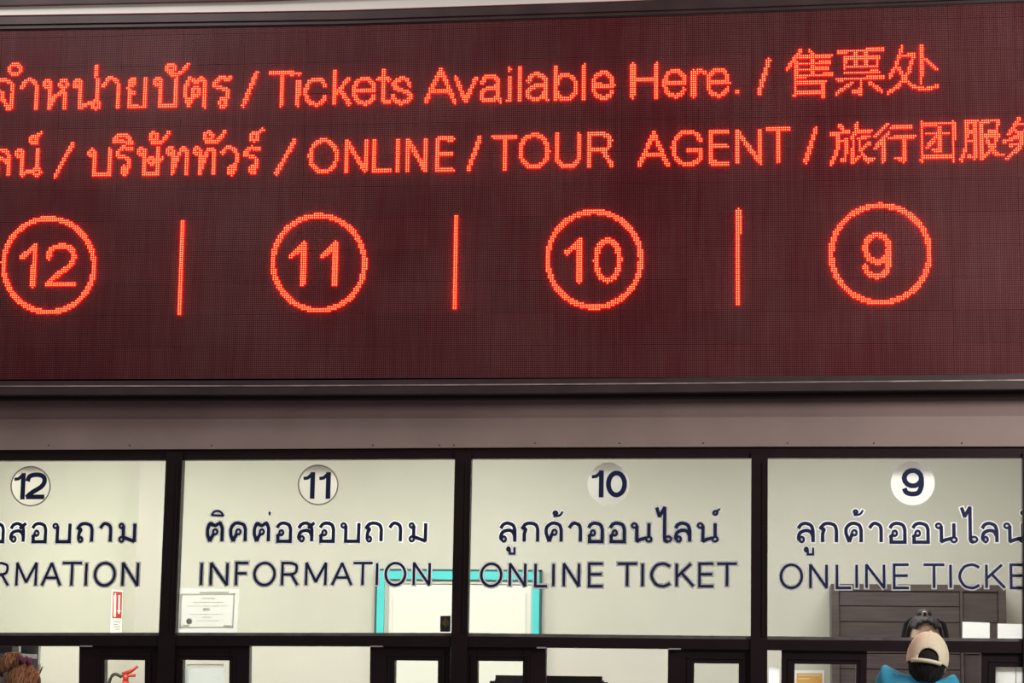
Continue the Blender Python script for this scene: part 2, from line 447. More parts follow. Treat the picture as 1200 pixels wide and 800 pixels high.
O_ = arc(.5, .5, .5, .5, 0, 360, 28)
G = {                                               # glyphs in a unit box, y upward
    'A': [[(0, 0), (.5, 1), (1, 0)], [(.19, .34), (.81, .34)]],
    'C': [sm((1, .88), (.8, .97), (.6, 1), (.25, .9), (.02, .5), (.25, .1), (.6, 0), (.8, .03), (1, .12))],
    'E': [[(1, 1), (0, 1), (0, 0), (1, 0)], [(0, .53), (.92, .53)]],
    'F': [[(1, 1), (0, 1), (0, 0)], [(0, .53), (.88, .53)]],
    'G': [sm((.97, .76), (.82, .95), (.53, 1), (.2, .9), (.02, .5), (.2, .1), (.55, 0), (.85, .08), (.98, .2)) + [(.98, .46), (.56, .46)]],
    'H': [[(0, 0), (0, 1)], [(1, 0), (1, 1)], [(0, .54), (1, .54)]],
    'I': [[(.5, 0), (.5, 1)]],
    'K': [[(0, 0), (0, 1)], [(.85, 1), (.03, .42)], [(.28, .60), (1, 0)]],
    'L': [[(0, 1), (0, 0), (1, 0)]],
    'M': [[(0, 0), (0, 1), (.5, .15), (1, 1), (1, 0)]],
    'N': [[(0, 0), (0, 1), (1, 0), (1, 1)]],
    'O': [O_],
    'R': [[(0, 0), (0, 1)] + sm((.5, 1), (.85, .92), (.92, .75), (.82, .55), (.5, .48)) + [(0, .48)], [(.5, .48)] + sm((.62, .44), (.78, .25)) + [(1, 0)]],
    'T': [[(0, 1), (1, 1)], [(.5, 1), (.5, 0)]],
    'U': [[(0, 1)] + sm((0, .4), (.08, .12), (.5, 0), (.92, .12), (1, .4)) + [(1, 1)]],
    'a': [sm((.06, .72), (.2, .95), (.5, 1), (.82, .9), (.88, .68)) + [(.88, .15), (.98, 0)], sm((.88, .58), (.4, .52), (.06, .38), (.06, .12), (.4, 0), (.72, .1), (.88, .35))],
    'b': [[(0, 0), (0, 1)], sm((0, .35), (.2, .7), (.55, .74), (.9, .6), (1, .36), (.9, .1), (.55, 0), (.2, .04), (0, .3))],
    'c': [sm((.95, .72), (.8, .94), (.52, 1), (.15, .88), (0, .5), (.15, .12), (.52, 0), (.82, .08), (.97, .3))],
    'e': [[(.02, .5), (1, .5)] + sm((.95, .78), (.75, .96), (.5, 1), (.15, .88), (0, .5), (.15, .12), (.52, 0), (.82, .08), (.97, .26))],
    'i': [[(.5, 0), (.5, .74)], [(.5, .97), (.5, 1.0)]],
    'k': [[(0, 0), (0, 1)], [(.9, .74), (.05, .27)], [(.38, .46), (1, 0)]],
    'l': [[(.5, 0), (.5, 1)]],
    'r': [[(0, 0), (0, 1)], sm((0, .55), (.25, .9), (.6, 1), (1, .93))],
    's': [sm((.93, .74), (.75, .95), (.5, 1), (.12, .9), (.1, .66), (.5, .52), (.92, .38), (.9, .1), (.5, 0), (.15, .07), (0, .3))],
    't': [sm((1, .02), (.6, .02), (.42, .14)) + [(.42, 1)], [(0, .75), (.95, .75)]],
    'v': [[(0, 1), (.5, 0), (1, 1)]],
    '/': [[(0, 0), (1, 1)]], '.': [[(.35, .5), (.65, .5)]],
    '1': [[(0, .70)] + sm((.45, .84), (.82, 1)) + [(.82, 0)]],
    '1b': [[(.80, 0), (.80, 1)], [(-.04, .76), (.35, .78), (.74, .93)]],
    '2': [sm((.02, .70), (.12, .92), (.5, 1), (.88, .92), (.97, .7), (.8, .46), (.3, .2), (.02, 0)) + [(1, 0)]],
    '0': [arc(.5, .5, .5, .5, 0, 360, 24)],
    '9': [ring(.5, .67, .47, .33), sm((.97, .67), (.97, .35), (.8, .06), (.45, 0), (.14, .07), (.03, .24))],
}
# Thai letters: x across the letter, y from 0 (base) to 1 (letter height)
TL = lambda: ring(.13, .87, .12)
T = {
    'ko': [[(.12, 0)] + sm((.12, .45), (.2, .66), (.02, .76)) + sm((.02, .76), (.2, .95), (.5, 1), (.85, .9), (.97, .65)) + [(.97, 0)]],
    'kho': [ring(.55, .5, .14), sm((.42, .45), (.33, .25), (.24, 0)), [(.24, 0)] + sm((.04, .45), (.06, .75), (.3, .96), (.55, 1), (.85, .9), (.97, .65)) + [(.97, 0)]],
    'cho': [ring(.30, .45, .13), sm((.38, .34), (.55, .2), (.68, 0)), sm((0, .8), (.2, .96), (.5, 1), (.8, .88), (.88, .6)) + [(.80, 0)]],
    'do': [ring(.52, .52, .14), sm((.42, .40), (.3, .22), (.2, 0)), [(.2, 0)] + sm((.04, .35), (.04, .7), (.25, .96), (.52, 1), (.85, .9), (.97, .65)) + [(.97, 0)]],
    'to': [ring(.52, .52, .14), sm((.42, .40), (.3, .22), (.2, 0)), [(.2, 0)] + sm((.04, .35), (.04, .7), (.2, .98), (.5, .86), (.8, .99), (.97, .7)) + [(.97, 0)]],
    'tho': [ring(.2, .12, .13), sm((.07, .13), (.09, .45), (.2, .66), (.02, .76)) + sm((.02, .76), (.2, .95), (.5, 1), (.85, .9), (.97, .65)) + [(.97, 0)]],
    'tho2': [TL(), [(.26, .87), (.26, 0)], [(.26, 0)] + sm((.55, .72), (.72, .97), (.93, .88), (.96, .65)) + [(.96, 0)]],
    'no': [TL(), [(.26, .87), (.26, .02)] + sm((.45, .12), (.74, .2)), ring(.86, .13, .13), [(.86, 1), (.86, .25)]],
    'bo': [TL(), [(.26, .87), (.26, 0), (.97, 0), (.97, 1)]],
    'mo': [TL(), [(.26, .87), (.26, .22)], ring(.16, .13, .13), [(.24, .26), (.97, .02), (.97, 1)]],
    'yo': [ring(.22, .88, .12), sm((.13, .80), (.02, .66), (.14, .54), (.36, .52)), sm((.36, .52), (.12, .46), (.06, .3)) + [(.06, 0), (.97, 0), (.97, 1)]],
    'ro': [ring(.56, .12, .14), sm((.70, .12), (.8, .35), (.74, .56), (.3, .66), (.06, .72), (.22, .92), (.5, 1), (.7, .93), (.95, .98))],
    'lo': [sm((.03, .72), (.2, .93), (.5, 1), (.85, .88), (.97, .6)) + [(.97, 0)], sm((.97, .3), (.8, .55), (.5, .62), (.15, .5), (.04, .25), (.1, .1)), ring(.24, .14, .14)],
    'wo': [ring(.62, .12, .15), sm((.78, .12), (.92, .45), (.86, .82), (.5, 1), (.2, .95), (.02, .78))],
    'so': [sm((.03, .72), (.2, .93), (.5, 1), (.80, .85), (.9, .6)) + [(.9, 0)], sm((.9, .3), (.75, .52), (.5, .6), (.15, .5), (.04, .25), (.1, .1)), ring(.24, .14, .14), [(.62, .72), (1.05, 1.02)]],
    'sso': [TL(), [(.26, .87), (.26, 0), (.84, 0), (.84, 1)], ring(.55, .52, .11), sm((.64, .46), (.85, .48), (1.02, .62))],
    'ho': [TL(), [(.26, .87), (.26, 0)], [(.26, .05)] + sm((.45, .38), (.8, .60)), ring(.83, .85, .14), sm((.7, .56), (.92, .5), (.95, .35)) + [(.95, 0)]],
    'o': [ring(.33, .47, .14), sm((.03, .74), (.2, .94), (.5, 1), (.85, .9), (.97, .65)) + [(.97, 0), (.1, 0), (.1, .3), (.22, .40)]],
    'aa': [sm((.02, .74), (.25, .95), (.5, 1), (.85, .88), (.95, .65)) + [(.95, 0)]],
    'ai': [[(.0, 1.85), (.2, 1.36), (.56, 1.86), (.56, .2)] + sm((.56, .2), (.62, .04), (.8, 0)), ring(.80, .14, .22, .14)],
    # marks
    'i_': [sm((0, .1), (.2, .8), (.5, 1), (.8, .7), (1, 0)) + [(0, .1)]],
    'ek': [[(.5, 0), (.5, 1)]],
    'tho_': [ring(.2, .65, .2, .32), sm((.28, .35), (.15, .02), (.6, .05), (.85, .45), (1, 1))],
    'han': [ring(.2, .6, .2, .35), sm((.1, .3), (.2, .0), (.6, .05), (.85, .5), (1, 1))],
    'kar': [ring(.32, .32, .3, .32), [(.5, .6), (1, 1)]],
    'nik': [ring(.5, .5, .5)],
    'uu': [ring(.14, .72, .16, .26), [(.32, .72), (.32, 0), (.95, 0), (.95, 1)]],
}


def place(g, x0, x1, yt, yb, Y, book):
    """strokes of a glyph as (x, z) on the plane Y, set in the measured box"""
    out = []
    for s in book[g]:
        pts = []
        for (u, v) in s:
            py = yb + (yt - yb) * v; px = x0 + (x1 - x0) * u + lean((x0 + x1) / 2) * (py - (yt + yb) / 2)
            q = P(px, py, Y); pts.append((q.x, q.z))
        out.append(pts)
    return out


LAYER = [0]


def ribbon(bm, pts, half, ext, Yf, Yb):
    """flat band of vinyl along a polyline: square at sharp corners, mitred along curves"""
    p = [Vector(q) for q in pts]
    p = [q for i, q in enumerate(p) if i == 0 or (q - p[i - 1]).length > 1e-5]
    for i in range(1, len(p) - 1):
        d0, d1 = (p[i] - p[i - 1]).normalized(), (p[i + 1] - p[i]).normalized()
        ang = math.degrees(math.acos(max(-1, min(1, d0.dot(d1)))))
        if ang > 42:
            e = half if ang < 105 else .35 * half
            first, last = p[:i + 1], p[i:]
            first[-1] = first[-1] + d0 * e; last[0] = last[0] - d1 * e
            if ext:
                first[0] = first[0] - (first[1] - first[0]).normalized() * ext
                last[-1] = last[-1] + (last[-1] - last[-2]).normalized() * ext
            ribbon(bm, first, half, 0, Yf, Yb); ribbon(bm, last, half, 0, Yf, Yb)
            return
    LAYER[0] = (LAYER[0] + 1) % 5
    Yf -= LAYER[0] * .00006
    p = [q for i, q in enumerate(p) if i == 0 or (q - p[i - 1]).length > 1e-5]
    closed = (p[0] - p[-1]).length < 1e-4 and len(p) > 3
    if closed: p = p[:-1]
    else:
        p[0] = p[0] - (p[1] - p[0]).normalized() * ext; p[-1] = p[-1] + (p[-1] - p[-2]).normalized() * ext
    n = len(p); L_, R_ = [], []
    for i in range(n):
        a = p[i - 1] if (closed or i) else None; b = p[(i + 1) % n] if (closed or i < n - 1) else None
        d0 = (p[i] - a).normalized() if a is not None else (b - p[i]).normalized()
        d1 = (b - p[i]).normalized() if b is not None else d0
        n0 = Vector((-d0.y, d0.x)); n1 = Vector((-d1.y, d1.x))
        mm = n0 + n1
        mm = mm.normalized() if mm.length > 1e-3 else n0
        k = half / max(.42, mm.dot(n0))
        L_.append(p[i] + mm * k); R_.append(p[i] - mm * k)
    vf = [(bm.verts.new((l.x, Yf, l.y)), bm.verts.new((r.x, Yf, r.y)), bm.verts.new((r.x, Yb, r.y)), bm.verts.new((l.x, Yb, l.y))) for l, r in zip(L_, R_)]
    for i in range(n if closed else n - 1):
        a, b = vf[i], vf[(i + 1) % n]
        for k in range(3 + 1):
            if k == 2: continue                       # nothing faces the glass
            bm.faces.new((a[k], b[k], b[(k + 1) % 4], a[(k + 1) % 4]))
    if not closed:
        bm.faces.new(vf[0]); bm.faces.new(vf[-1])


PXM = 1 / 238.0


def vinyl(parent, strokes, wpx, border=1.5, name='letter'):
    bm = bmesh.new()
    f = lambda s: .66 if (len(s) == 15 and s[0] == s[-1] or (Vector(s[0]) - Vector(s[-1])).length < 1e-5) and wpx > 3.2 and name == 'letter' else 1
    for s in strokes: ribbon(bm, s, f(s) * wpx / 2 * PXM, 0, -.0052, -.0036)
    o = link(name, bm_mesh(bm), M['navy'], parent)
    if border:
        bm = bmesh.new()
        for s in strokes: ribbon(bm, s, (f(s) * wpx / 2 + border) * PXM, border * PXM, -.0042, -.003)
        link('white_edge', bm_mesh(bm), M['white'], o)
    return o


TH = {
    '12': [('o', -14, 6), ('so', 10.5, 31), ('o', 35.9, 55.6), ('bo', 60.4, 84), ('tho', 89.5, 110), ('aa', 115.5, 132), ('mo', 138, 160)],
    '11': [('to', 241, 262.7), ('i_', 246.4, 263.5, 597.5, 605), ('do', 268.2, 289.8), ('to', 295.9, 317), ('ek', 313, 319, 598.5, 604.5), ('o', 322.5, 342.6),
           ('so', 347.9, 369), ('o', 373, 393), ('bo', 398, 422.7), ('tho', 427.5, 449), ('aa', 454.6, 471.7), ('mo', 478, 501)],
    '10': [('lo', 584.6, 605.6), ('uu', 593, 605, 640, 649.5), ('ko', 610.5, 632.4), ('kho', 637.6, 659.9), ('tho_', 647, 661, 598, 605.4), ('aa', 665, 682.6),
           ('o', 687.5, 708), ('o', 712.9, 733.9), ('no', 738.5, 765.4), ('ai', 767.6, 788), ('lo', 789.5, 810.5), ('no', 815.8, 843), ('kar', 834, 845.5, 595, 604)],
    '9': [('lo', 933.4, 955), ('uu', 941.8, 955, 640.4, 650.4), ('ko', 960, 982.4), ('kho', 989, 1011.4), ('tho_', 998.7, 1012.8, 596.5, 604), ('aa', 1017, 1035),
          ('o', 1040.7, 1062.6), ('o', 1067.5, 1089.8), ('no', 1095, 1123), ('ai', 1125.4, 1146.4), ('lo', 1148.8, 1170.4), ('no', 1175, 1204), ('kar', 1195, 1207, 595, 604)],
}
TB = {'12': (613.3, 634.5), '11': (612.7, 634), '10': (612.8, 634.4), '9': (613, 635)}
EN = {
    '12': [('R', -8.5, 10), ('M', 19.8, 42.3), ('A', 49.5, 71), ('T', 73, 95.5), ('I', 98, 104), ('O', 111.4, 134.4), ('N', 144, 161.4)],
    '11': [('I', 233, 239), ('N', 247.2, 266.2), ('F', 276.9, 290.5), ('O', 298.2, 321.8), ('R', 330.9, 349), ('M', 359, 381.6), ('A', 389.5, 412), ('T', 413.8, 436.5),
           ('I', 438.8, 444.8), ('O', 452, 474.8), ('N', 485, 503.3)],
    '10': [('O', 564, 587.4), ('N', 597.6, 615.4), ('L', 627.5, 641.4), ('I', 645.6, 651.6), ('N', 660.8, 678.4), ('E', 690.5, 706.4), ('T', 723.7, 746.4),
           ('I', 750, 756), ('C', 763, 785), ('K', 793, 812.5), ('E', 819.8, 836), ('T', 840.4, 863.6)],
    '9': [('O', 915.2, 939.6), ('N', 949.8, 968.6), ('L', 980.8, 997.4), ('I', 1000.9, 1006.9), ('N', 1015.4, 1036), ('E', 1047.8, 1065), ('T', 1082.4, 1106.8),
          ('I', 1111, 1117), ('C', 1124, 1147.6), ('K', 1156, 1177.5), ('E', 1184.8, 1202)],
}
EB = {'12': (659.5, 685.8), '11': (659.5, 685.3), '10': (660.3, 686.6), '9': (661.5, 688.6)}
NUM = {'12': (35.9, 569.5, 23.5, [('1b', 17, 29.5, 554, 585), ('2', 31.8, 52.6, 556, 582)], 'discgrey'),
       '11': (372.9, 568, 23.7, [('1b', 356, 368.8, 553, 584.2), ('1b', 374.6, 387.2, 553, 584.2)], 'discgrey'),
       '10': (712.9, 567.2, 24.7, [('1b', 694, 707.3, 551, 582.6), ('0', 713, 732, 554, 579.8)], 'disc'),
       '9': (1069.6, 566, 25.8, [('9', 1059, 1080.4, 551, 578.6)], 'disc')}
THL = {'12': 'navy Thai lettering cut off by the left edge, on the leftmost pane', '11': 'navy Thai lettering on the pane with the certificate',
       '10': 'navy Thai lettering on the pane right of the certificate pane, below the sticker scrap', '9': 'navy Thai lettering on the rightmost pane, above the dark cupboard'}
ENL = {'12': 'thin navy INFORMATION lettering cut off by the left edge, above the extinguisher notice', '11': 'thin navy INFORMATION lettering complete, above the certificate',
       '10': 'thin navy ONLINE TICKET lettering complete, crossing the turquoise door frame', '9': 'thin navy ONLINE TICKET lettering cut off by the right edge, crossing the dark cupboard'}
for k in ('12', '11', '10', '9'):
    yt, yb = TB[k]
    root = empty('thai_lettering', P(TH[k][0][1], yb, -.003), THL[k], 'lettering', 'Thai lines on the upper panes')
    for g in TH[k]:
        big = len(g) == 3
        s = place(g[0], g[1] + 1.7, g[2] - 1.7, *((yt, yb) if big else (g[3] + 1, g[4] - 1)), Y=-.004, book=T)
        vinyl(root, s, 3.9 if big else 2.5, 1.4)
    yt, yb = EB[k]
    root = empty('english_lettering', P(EN[k][0][1], yb, -.003), ENL[k], 'lettering', 'English lines on the upper panes')
    for g in EN[k]:
        vinyl(root, place(g[0], g[1], g[2], yt, yb, -.004, G), 3.0, 1.6)
    cx, cy, r, dig, mt = NUM[k]
    root = empty('number_sticker', P(cx, cy, -.003),
                 {'12': 'greyed round sticker with navy number 12, leftmost pane', '11': 'greyed round sticker with navy number 11',
                  '10': 'white round sticker with navy number 10', '9': 'white round sticker with navy number 9, rightmost pane'}[k], 'sticker', 'round number stickers')
    bm = bmesh.new(); pr = []
    for i in range(48):
        a = i / 48 * 2 * math.pi; pr.append(P(cx + r * math.cos(a), cy + r * math.sin(a), -.0045))
    v0 = [bm.verts.new(p) for p in pr]; v1 = [bm.verts.new((p.x, -.003, p.z)) for p in pr]
    bm.faces.new(v0)
    for i in range(48): bm.faces.new((v0[i], v0[(i + 1) % 48], v1[(i + 1) % 48], v1[i]))
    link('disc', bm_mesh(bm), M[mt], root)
    for g in dig:
        bm = bmesh.new()
        for s in place(g[0], g[1], g[2], g[3], g[4], -.005, G): ribbon(bm, s, (1.9 if g[0] == '1b' and s is not None and len(s) == 3 else 2.75) * PXM, 0, -.0062, -.0044)
        link('digit', bm_mesh(bm), M['navy'], root)
    if mt == 'discgrey':                                # the paler crescent where the backing shows
        bm = bmesh.new()
        pts = [P(cx + (r - .6) * math.cos(R(a)), cy + (r - .6) * math.sin(R(a)), -.0045) for a in range(0, 361, 10)]
        ribbon(bm, [(p.x, p.z) for p in pts], .8 * PXM, 0, -.0050, -.0042)
        link('rim', bm_mesh(bm), M['bead2'], root)
# brown ghost of an older sticker above number 10
bm = bmesh.new(); pts = [P(705.5 + 15.5 * t, 543.4 - 3.4 * t * (1 - t), -.004) for t in [i / 8 for i in range(9)]]
ribbon(bm, [(p.x, p.z) for p in pts], .8 * PXM, 0, -.004, -.003)
tag(recentre(link('sticker_remnant', bm_mesh(bm), M['button'])), 'thin brown curved scrap of an old sticker above number 10', 'sticker')

# ---------------------------------------------------------------- the LED board
BY = -.15                                            # front of the modules
board = empty('led_board', P(600, 463, BY), 'long dark red LED display board with lit Thai, English and Chinese text over the counters', 'sign')
scr_b = [(0, 446.2), (300, 445.6), (600, 444), (850, 442), (900, 441), (1200, 438)]
lip = [(0, 451.6), (300, 451.2), (600, 449.6), (800, 448.2), (900, 447.2), (1200, 444.4)]
lip2 = [(x, y + 1.5) for x, y in lip]
bb = [(0, 462.2), (300, 462), (600, 460.8), (900, 458), (1200, 455.5)]
strips('bottom_rail', [(scr_b, lip, BY - .012, BY + .05), (lip2, bb, BY - .022, BY + .12)], M['bframe'], board)
strips('rail_edge', [(lip, lip2, BY - .026, BY + .03)], M['bedge'], board)  # paler uneven band along the lip of the bottom rail
strips('under_gap', [(bb, [(0, 467.4), (300, 467.2), (600, 466.2), (900, 464.8), (1200, 462.4)], BY + .05, .05)], M['dark'], board)
D_ = [(0, 35.6), (400, 29.6), (800, 17.6), (1200, 2.7)]
D1 = [(0, 33.8), (400, 27.8), (800, 15.8), (1200, .9)]
C1 = [(0, 30.2), (400, 24.4), (800, 12.6), (1200, -1.5)]
C0 = [(0, 28.4), (400, 22.6), (800, 10.8), (1200, -3.4)]
B_ = [(0, 17.8), (400, 11.8), (700, 1.8), (900, -6), (1200, -19)]
B0 = [(0, 15.9), (400, 10), (700, .2), (900, -7.6), (1200, -20.6)]
A_ = [(0, 6), (300, 0), (700, -14), (1200, -36)]
strips('top_rail', [(C1, D1, BY - .014, BY + .05), (B_, C0, BY - .026, BY + .06)], M['bframe'], board)
strips('rail_groove', [(C0, C1, BY - .008, BY + .05), (D1, D_, BY - .006, BY + .05)], M['dark'], board)
strips('trim_11', [(A_, B0, BY - .03, .06)], M['fascia'], kind='structure')
strips('trim_12', [(B0, B_, BY - .036, .06)], M['fasciaedge'], kind='structure')
strips('trim_13', [([(x, y - 60) for x, y in A_], A_, BY - .06, .06)], M['beam'], kind='structure')
# modules 32 x 16 cm on a 10 mm pitch
MX0 = P(574.7, 404.7, BY); MX1 = P(650.7, 404.7, BY)
PITCHM = (MX1.x - MX0.x) / 32
MW, MH = PITCHM * 32, (P(612, 404.7 - 38, BY).z - P(612, 404.7, BY).z)
PZ = MH / 16
S_ = PITCHM / .01
bm = bmesh.new(); box(bm, (.0006, 0, .0006), (.3194, .02, .1594))
mod = bm_mesh(bm, 'module'); mod.materials.append(M['screen'])
random.seed(3)
i0 = math.floor((P(-120, 400, BY).x - MX0.x) / MW); i1 = math.ceil((P(1300, 400, BY).x - MX0.x) / MW)
for i in range(i0, i1):
    for j in range(-1, 11):
        o = bpy.data.objects.new('led_module', mod); C.objects.link(o); o.parent = board
        o.scale = (MW / .32, 1, MH / .16)
        o.location = Vector((MX0.x + i * MW, BY + random.choice((0, 0, .0004, .0008)), MX0.z + j * MH)) - board.location
nmod = (i1 - i0) * 12
boxes('backing', [((MX0.x + i0 * MW, BY + .019, MX0.z - MH), (MX0.x + i1 * MW, BY + .12, MX0.z + 11 * MH))], M['dark'], board)


def led_char(strokes, half, name='lit_character', label=None):
    P_ = np.concatenate([np.array(s) for s in strokes])
    lo = P_.min(0) - half * 1.5; hi = P_.max(0) + half * 1.5
    a0, a1 = math.floor((lo[0] - MX0.x) / PITCHM), math.ceil((hi[0] - MX0.x) / PITCHM)
    c0, c1 = math.floor((lo[1] - MX0.z) / PZ), math.ceil((hi[1] - MX0.z) / PZ)
    gx = MX0.x + (np.arange(a0, a1 + 1) + .5) * PITCHM; gz = MX0.z + (np.arange(c0, c1 + 1) + .5) * PZ
    XX, ZZ = np.meshgrid(gx, gz); best = np.full(XX.shape, 9.0)
    for s in strokes:
        s = np.array(s)
        for a, b in zip(s[:-1], s[1:]):
            d = b - a; l2 = max(1e-9, d @ d)
            t = np.clip(((XX - a[0]) * d[0] + (ZZ - a[1]) * d[1]) / l2, 0, 1)
            best = np.minimum(best, np.hypot(XX - a[0] - t * d[0], ZZ - a[1] - t * d[1]))
    on = best < half
    vs, fs = [], []
    for x, z in zip(XX[on], ZZ[on]):
        n = len(vs)
        for rr, yy in ((.0040, BY), (.0038, BY - .0042), (.0024, BY - .0066)):
            for k in range(6):
                a = k * math.pi / 3
                vs.append((x + rr * math.cos(a), yy, z + rr * math.sin(a)))
        for l in (0, 6):
            for k in range(6):
                fs.append((n + l + k, n + l + (k + 1) % 6, n + l + 6 + (k + 1) % 6, n + l + 6 + k))
        fs.append(tuple(n + 12 + k for k in range(6)))
    me = bpy.data.meshes.new(name); me.from_pydata(vs, [], fs)
    me.materials.append(M['led']); me.materials.append(M['ledside'])
    for p in me.polygons: p.material_index = 0 if len(p.vertices) == 6 else 1
    bmx = bmesh.new(); bmx.from_mesh(me); bmesh.ops.recalc_face_normals(bmx, faces=bmx.faces); bmx.to_mesh(me); bmx.free()
    me.update()
    o = link(name, me, M['led'], board)
    if label: o['label'] = label
    return int(on.sum())


W1, W2, W3 = .0103, .0097, .0128
ROW1T = [('cho', -9, 20, 93.5, 128), ('nik', 10.5, 25.5, 74, 89), ('aa', 24, 45.3, 93, 128), ('ho', 50.7, 80, 93, 128), ('no', 85.3, 119, 93, 128), ('ek', 109.5, 115.5, 76.5, 90),
         ('aa', 120, 141, 91, 127), ('yo', 149, 173, 91, 126.7), ('bo', 180, 209, 91, 126), ('han', 195, 221, 75, 88), ('to', 216, 242.7, 90.5, 126), ('ro', 249, 272, 90, 125.5)]
ROW2T = [('lo', -11, 13, 174.7, 205.5), ('no', 18, 49, 174.7, 206.5), ('kar', 34.7, 50, 155, 169.3), ('bo', 103, 130.7, 174.7, 205), ('ro', 135, 156.5, 172, 205), ('i_', 132.5, 156, 157, 168),
         ('sso', 161, 191, 173.5, 205), ('han', 174.7, 198.7, 155, 168.5), ('tho2', 195, 221, 172.5, 204.3), ('tho2', 227, 253, 172.5, 203.8), ('han', 238.7, 264, 154, 168),
         ('wo', 259, 280, 172, 204), ('ro', 285, 306, 172, 203.3), ('kar', 293, 309, 151, 165.5)]
ROW1E = [('/', 284.8, 301.3, 84, 125), ('T', 316, 344.8, 85.3, 124), ('i', 346.9, 352.9, 85.3, 124), ('c', 357.3, 383.2, 92.5, 123.4), ('k', 390.5, 411, 82.7, 122.7), ('e', 414, 440, 91.5, 122.3),
         ('t', 442.5, 458.7, 83, 122), ('s', 459.5, 482.7, 91.7, 121.5), ('A', 498, 534.5, 80.8, 120.5), ('v', 533, 559, 90.7, 119.5), ('a', 562.7, 588, 88.8, 119.5), ('i', 593.6, 599.6, 80.2, 119),
         ('l', 606, 612, 78.5, 118.4), ('a', 617, 642.7, 86.5, 117.6), ('b', 650, 676, 77.3, 117), ('l', 681.5, 687.5, 76, 116.8), ('e', 694, 719.5, 84.8, 115.6), ('H', 740.5, 770.5, 74.5, 115),
         ('e', 777.8, 803.6, 82.5, 113.6), ('r', 811.5, 826, 82, 113.3), ('e', 828.5, 854.4, 81.3, 112.8), ('.', 860.5, 866, 105.5, 111.5), ('/', 888, 902, 69.5, 110.7)]
ROW2E = [('/', 64, 86, 167, 208.5), ('/', 323.5, 345.9, 164, 204.5), ('O', 362.5, 396, 163.5, 202.5), ('N', 404.8, 429.5, 164, 201.5), ('L', 438, 457.5, 163.5, 200.8), ('I', 462.5, 468.5, 163.3, 201.2), ('N', 476.5, 500.3, 162.7, 200.8),
         ('E', 511.5, 531.5, 162, 200), ('/', 548.5, 563.5, 160, 199.2), ('T', 577.5, 605, 160, 198.7), ('O', 608.5, 643.5, 157.6, 197), ('U', 651.5, 679.5, 157.3, 196), ('R', 689.5, 718.5, 156, 194.7),
         ('A', 748.5, 783.5, 155.5, 194), ('G', 787, 822.5, 154, 193.6), ('E', 831.5, 854.5, 153.5, 192), ('N', 862.5, 892, 153, 191.5), ('T', 898.5, 925.5, 150.5, 190.5), ('/', 942.7, 957.3, 150, 190.7)]
nled = 0
for rows, book, hw in ((ROW1T, T, W2), (ROW2T, T, W2), (ROW1E, G, W1), (ROW2E, G, W1)):
    for g, x0, x1, yt, yb in rows:
        nled += led_char(place(g, x0 + 1.2, x1 - 1.2, yt + 1, yb - 1, BY, book), hw)
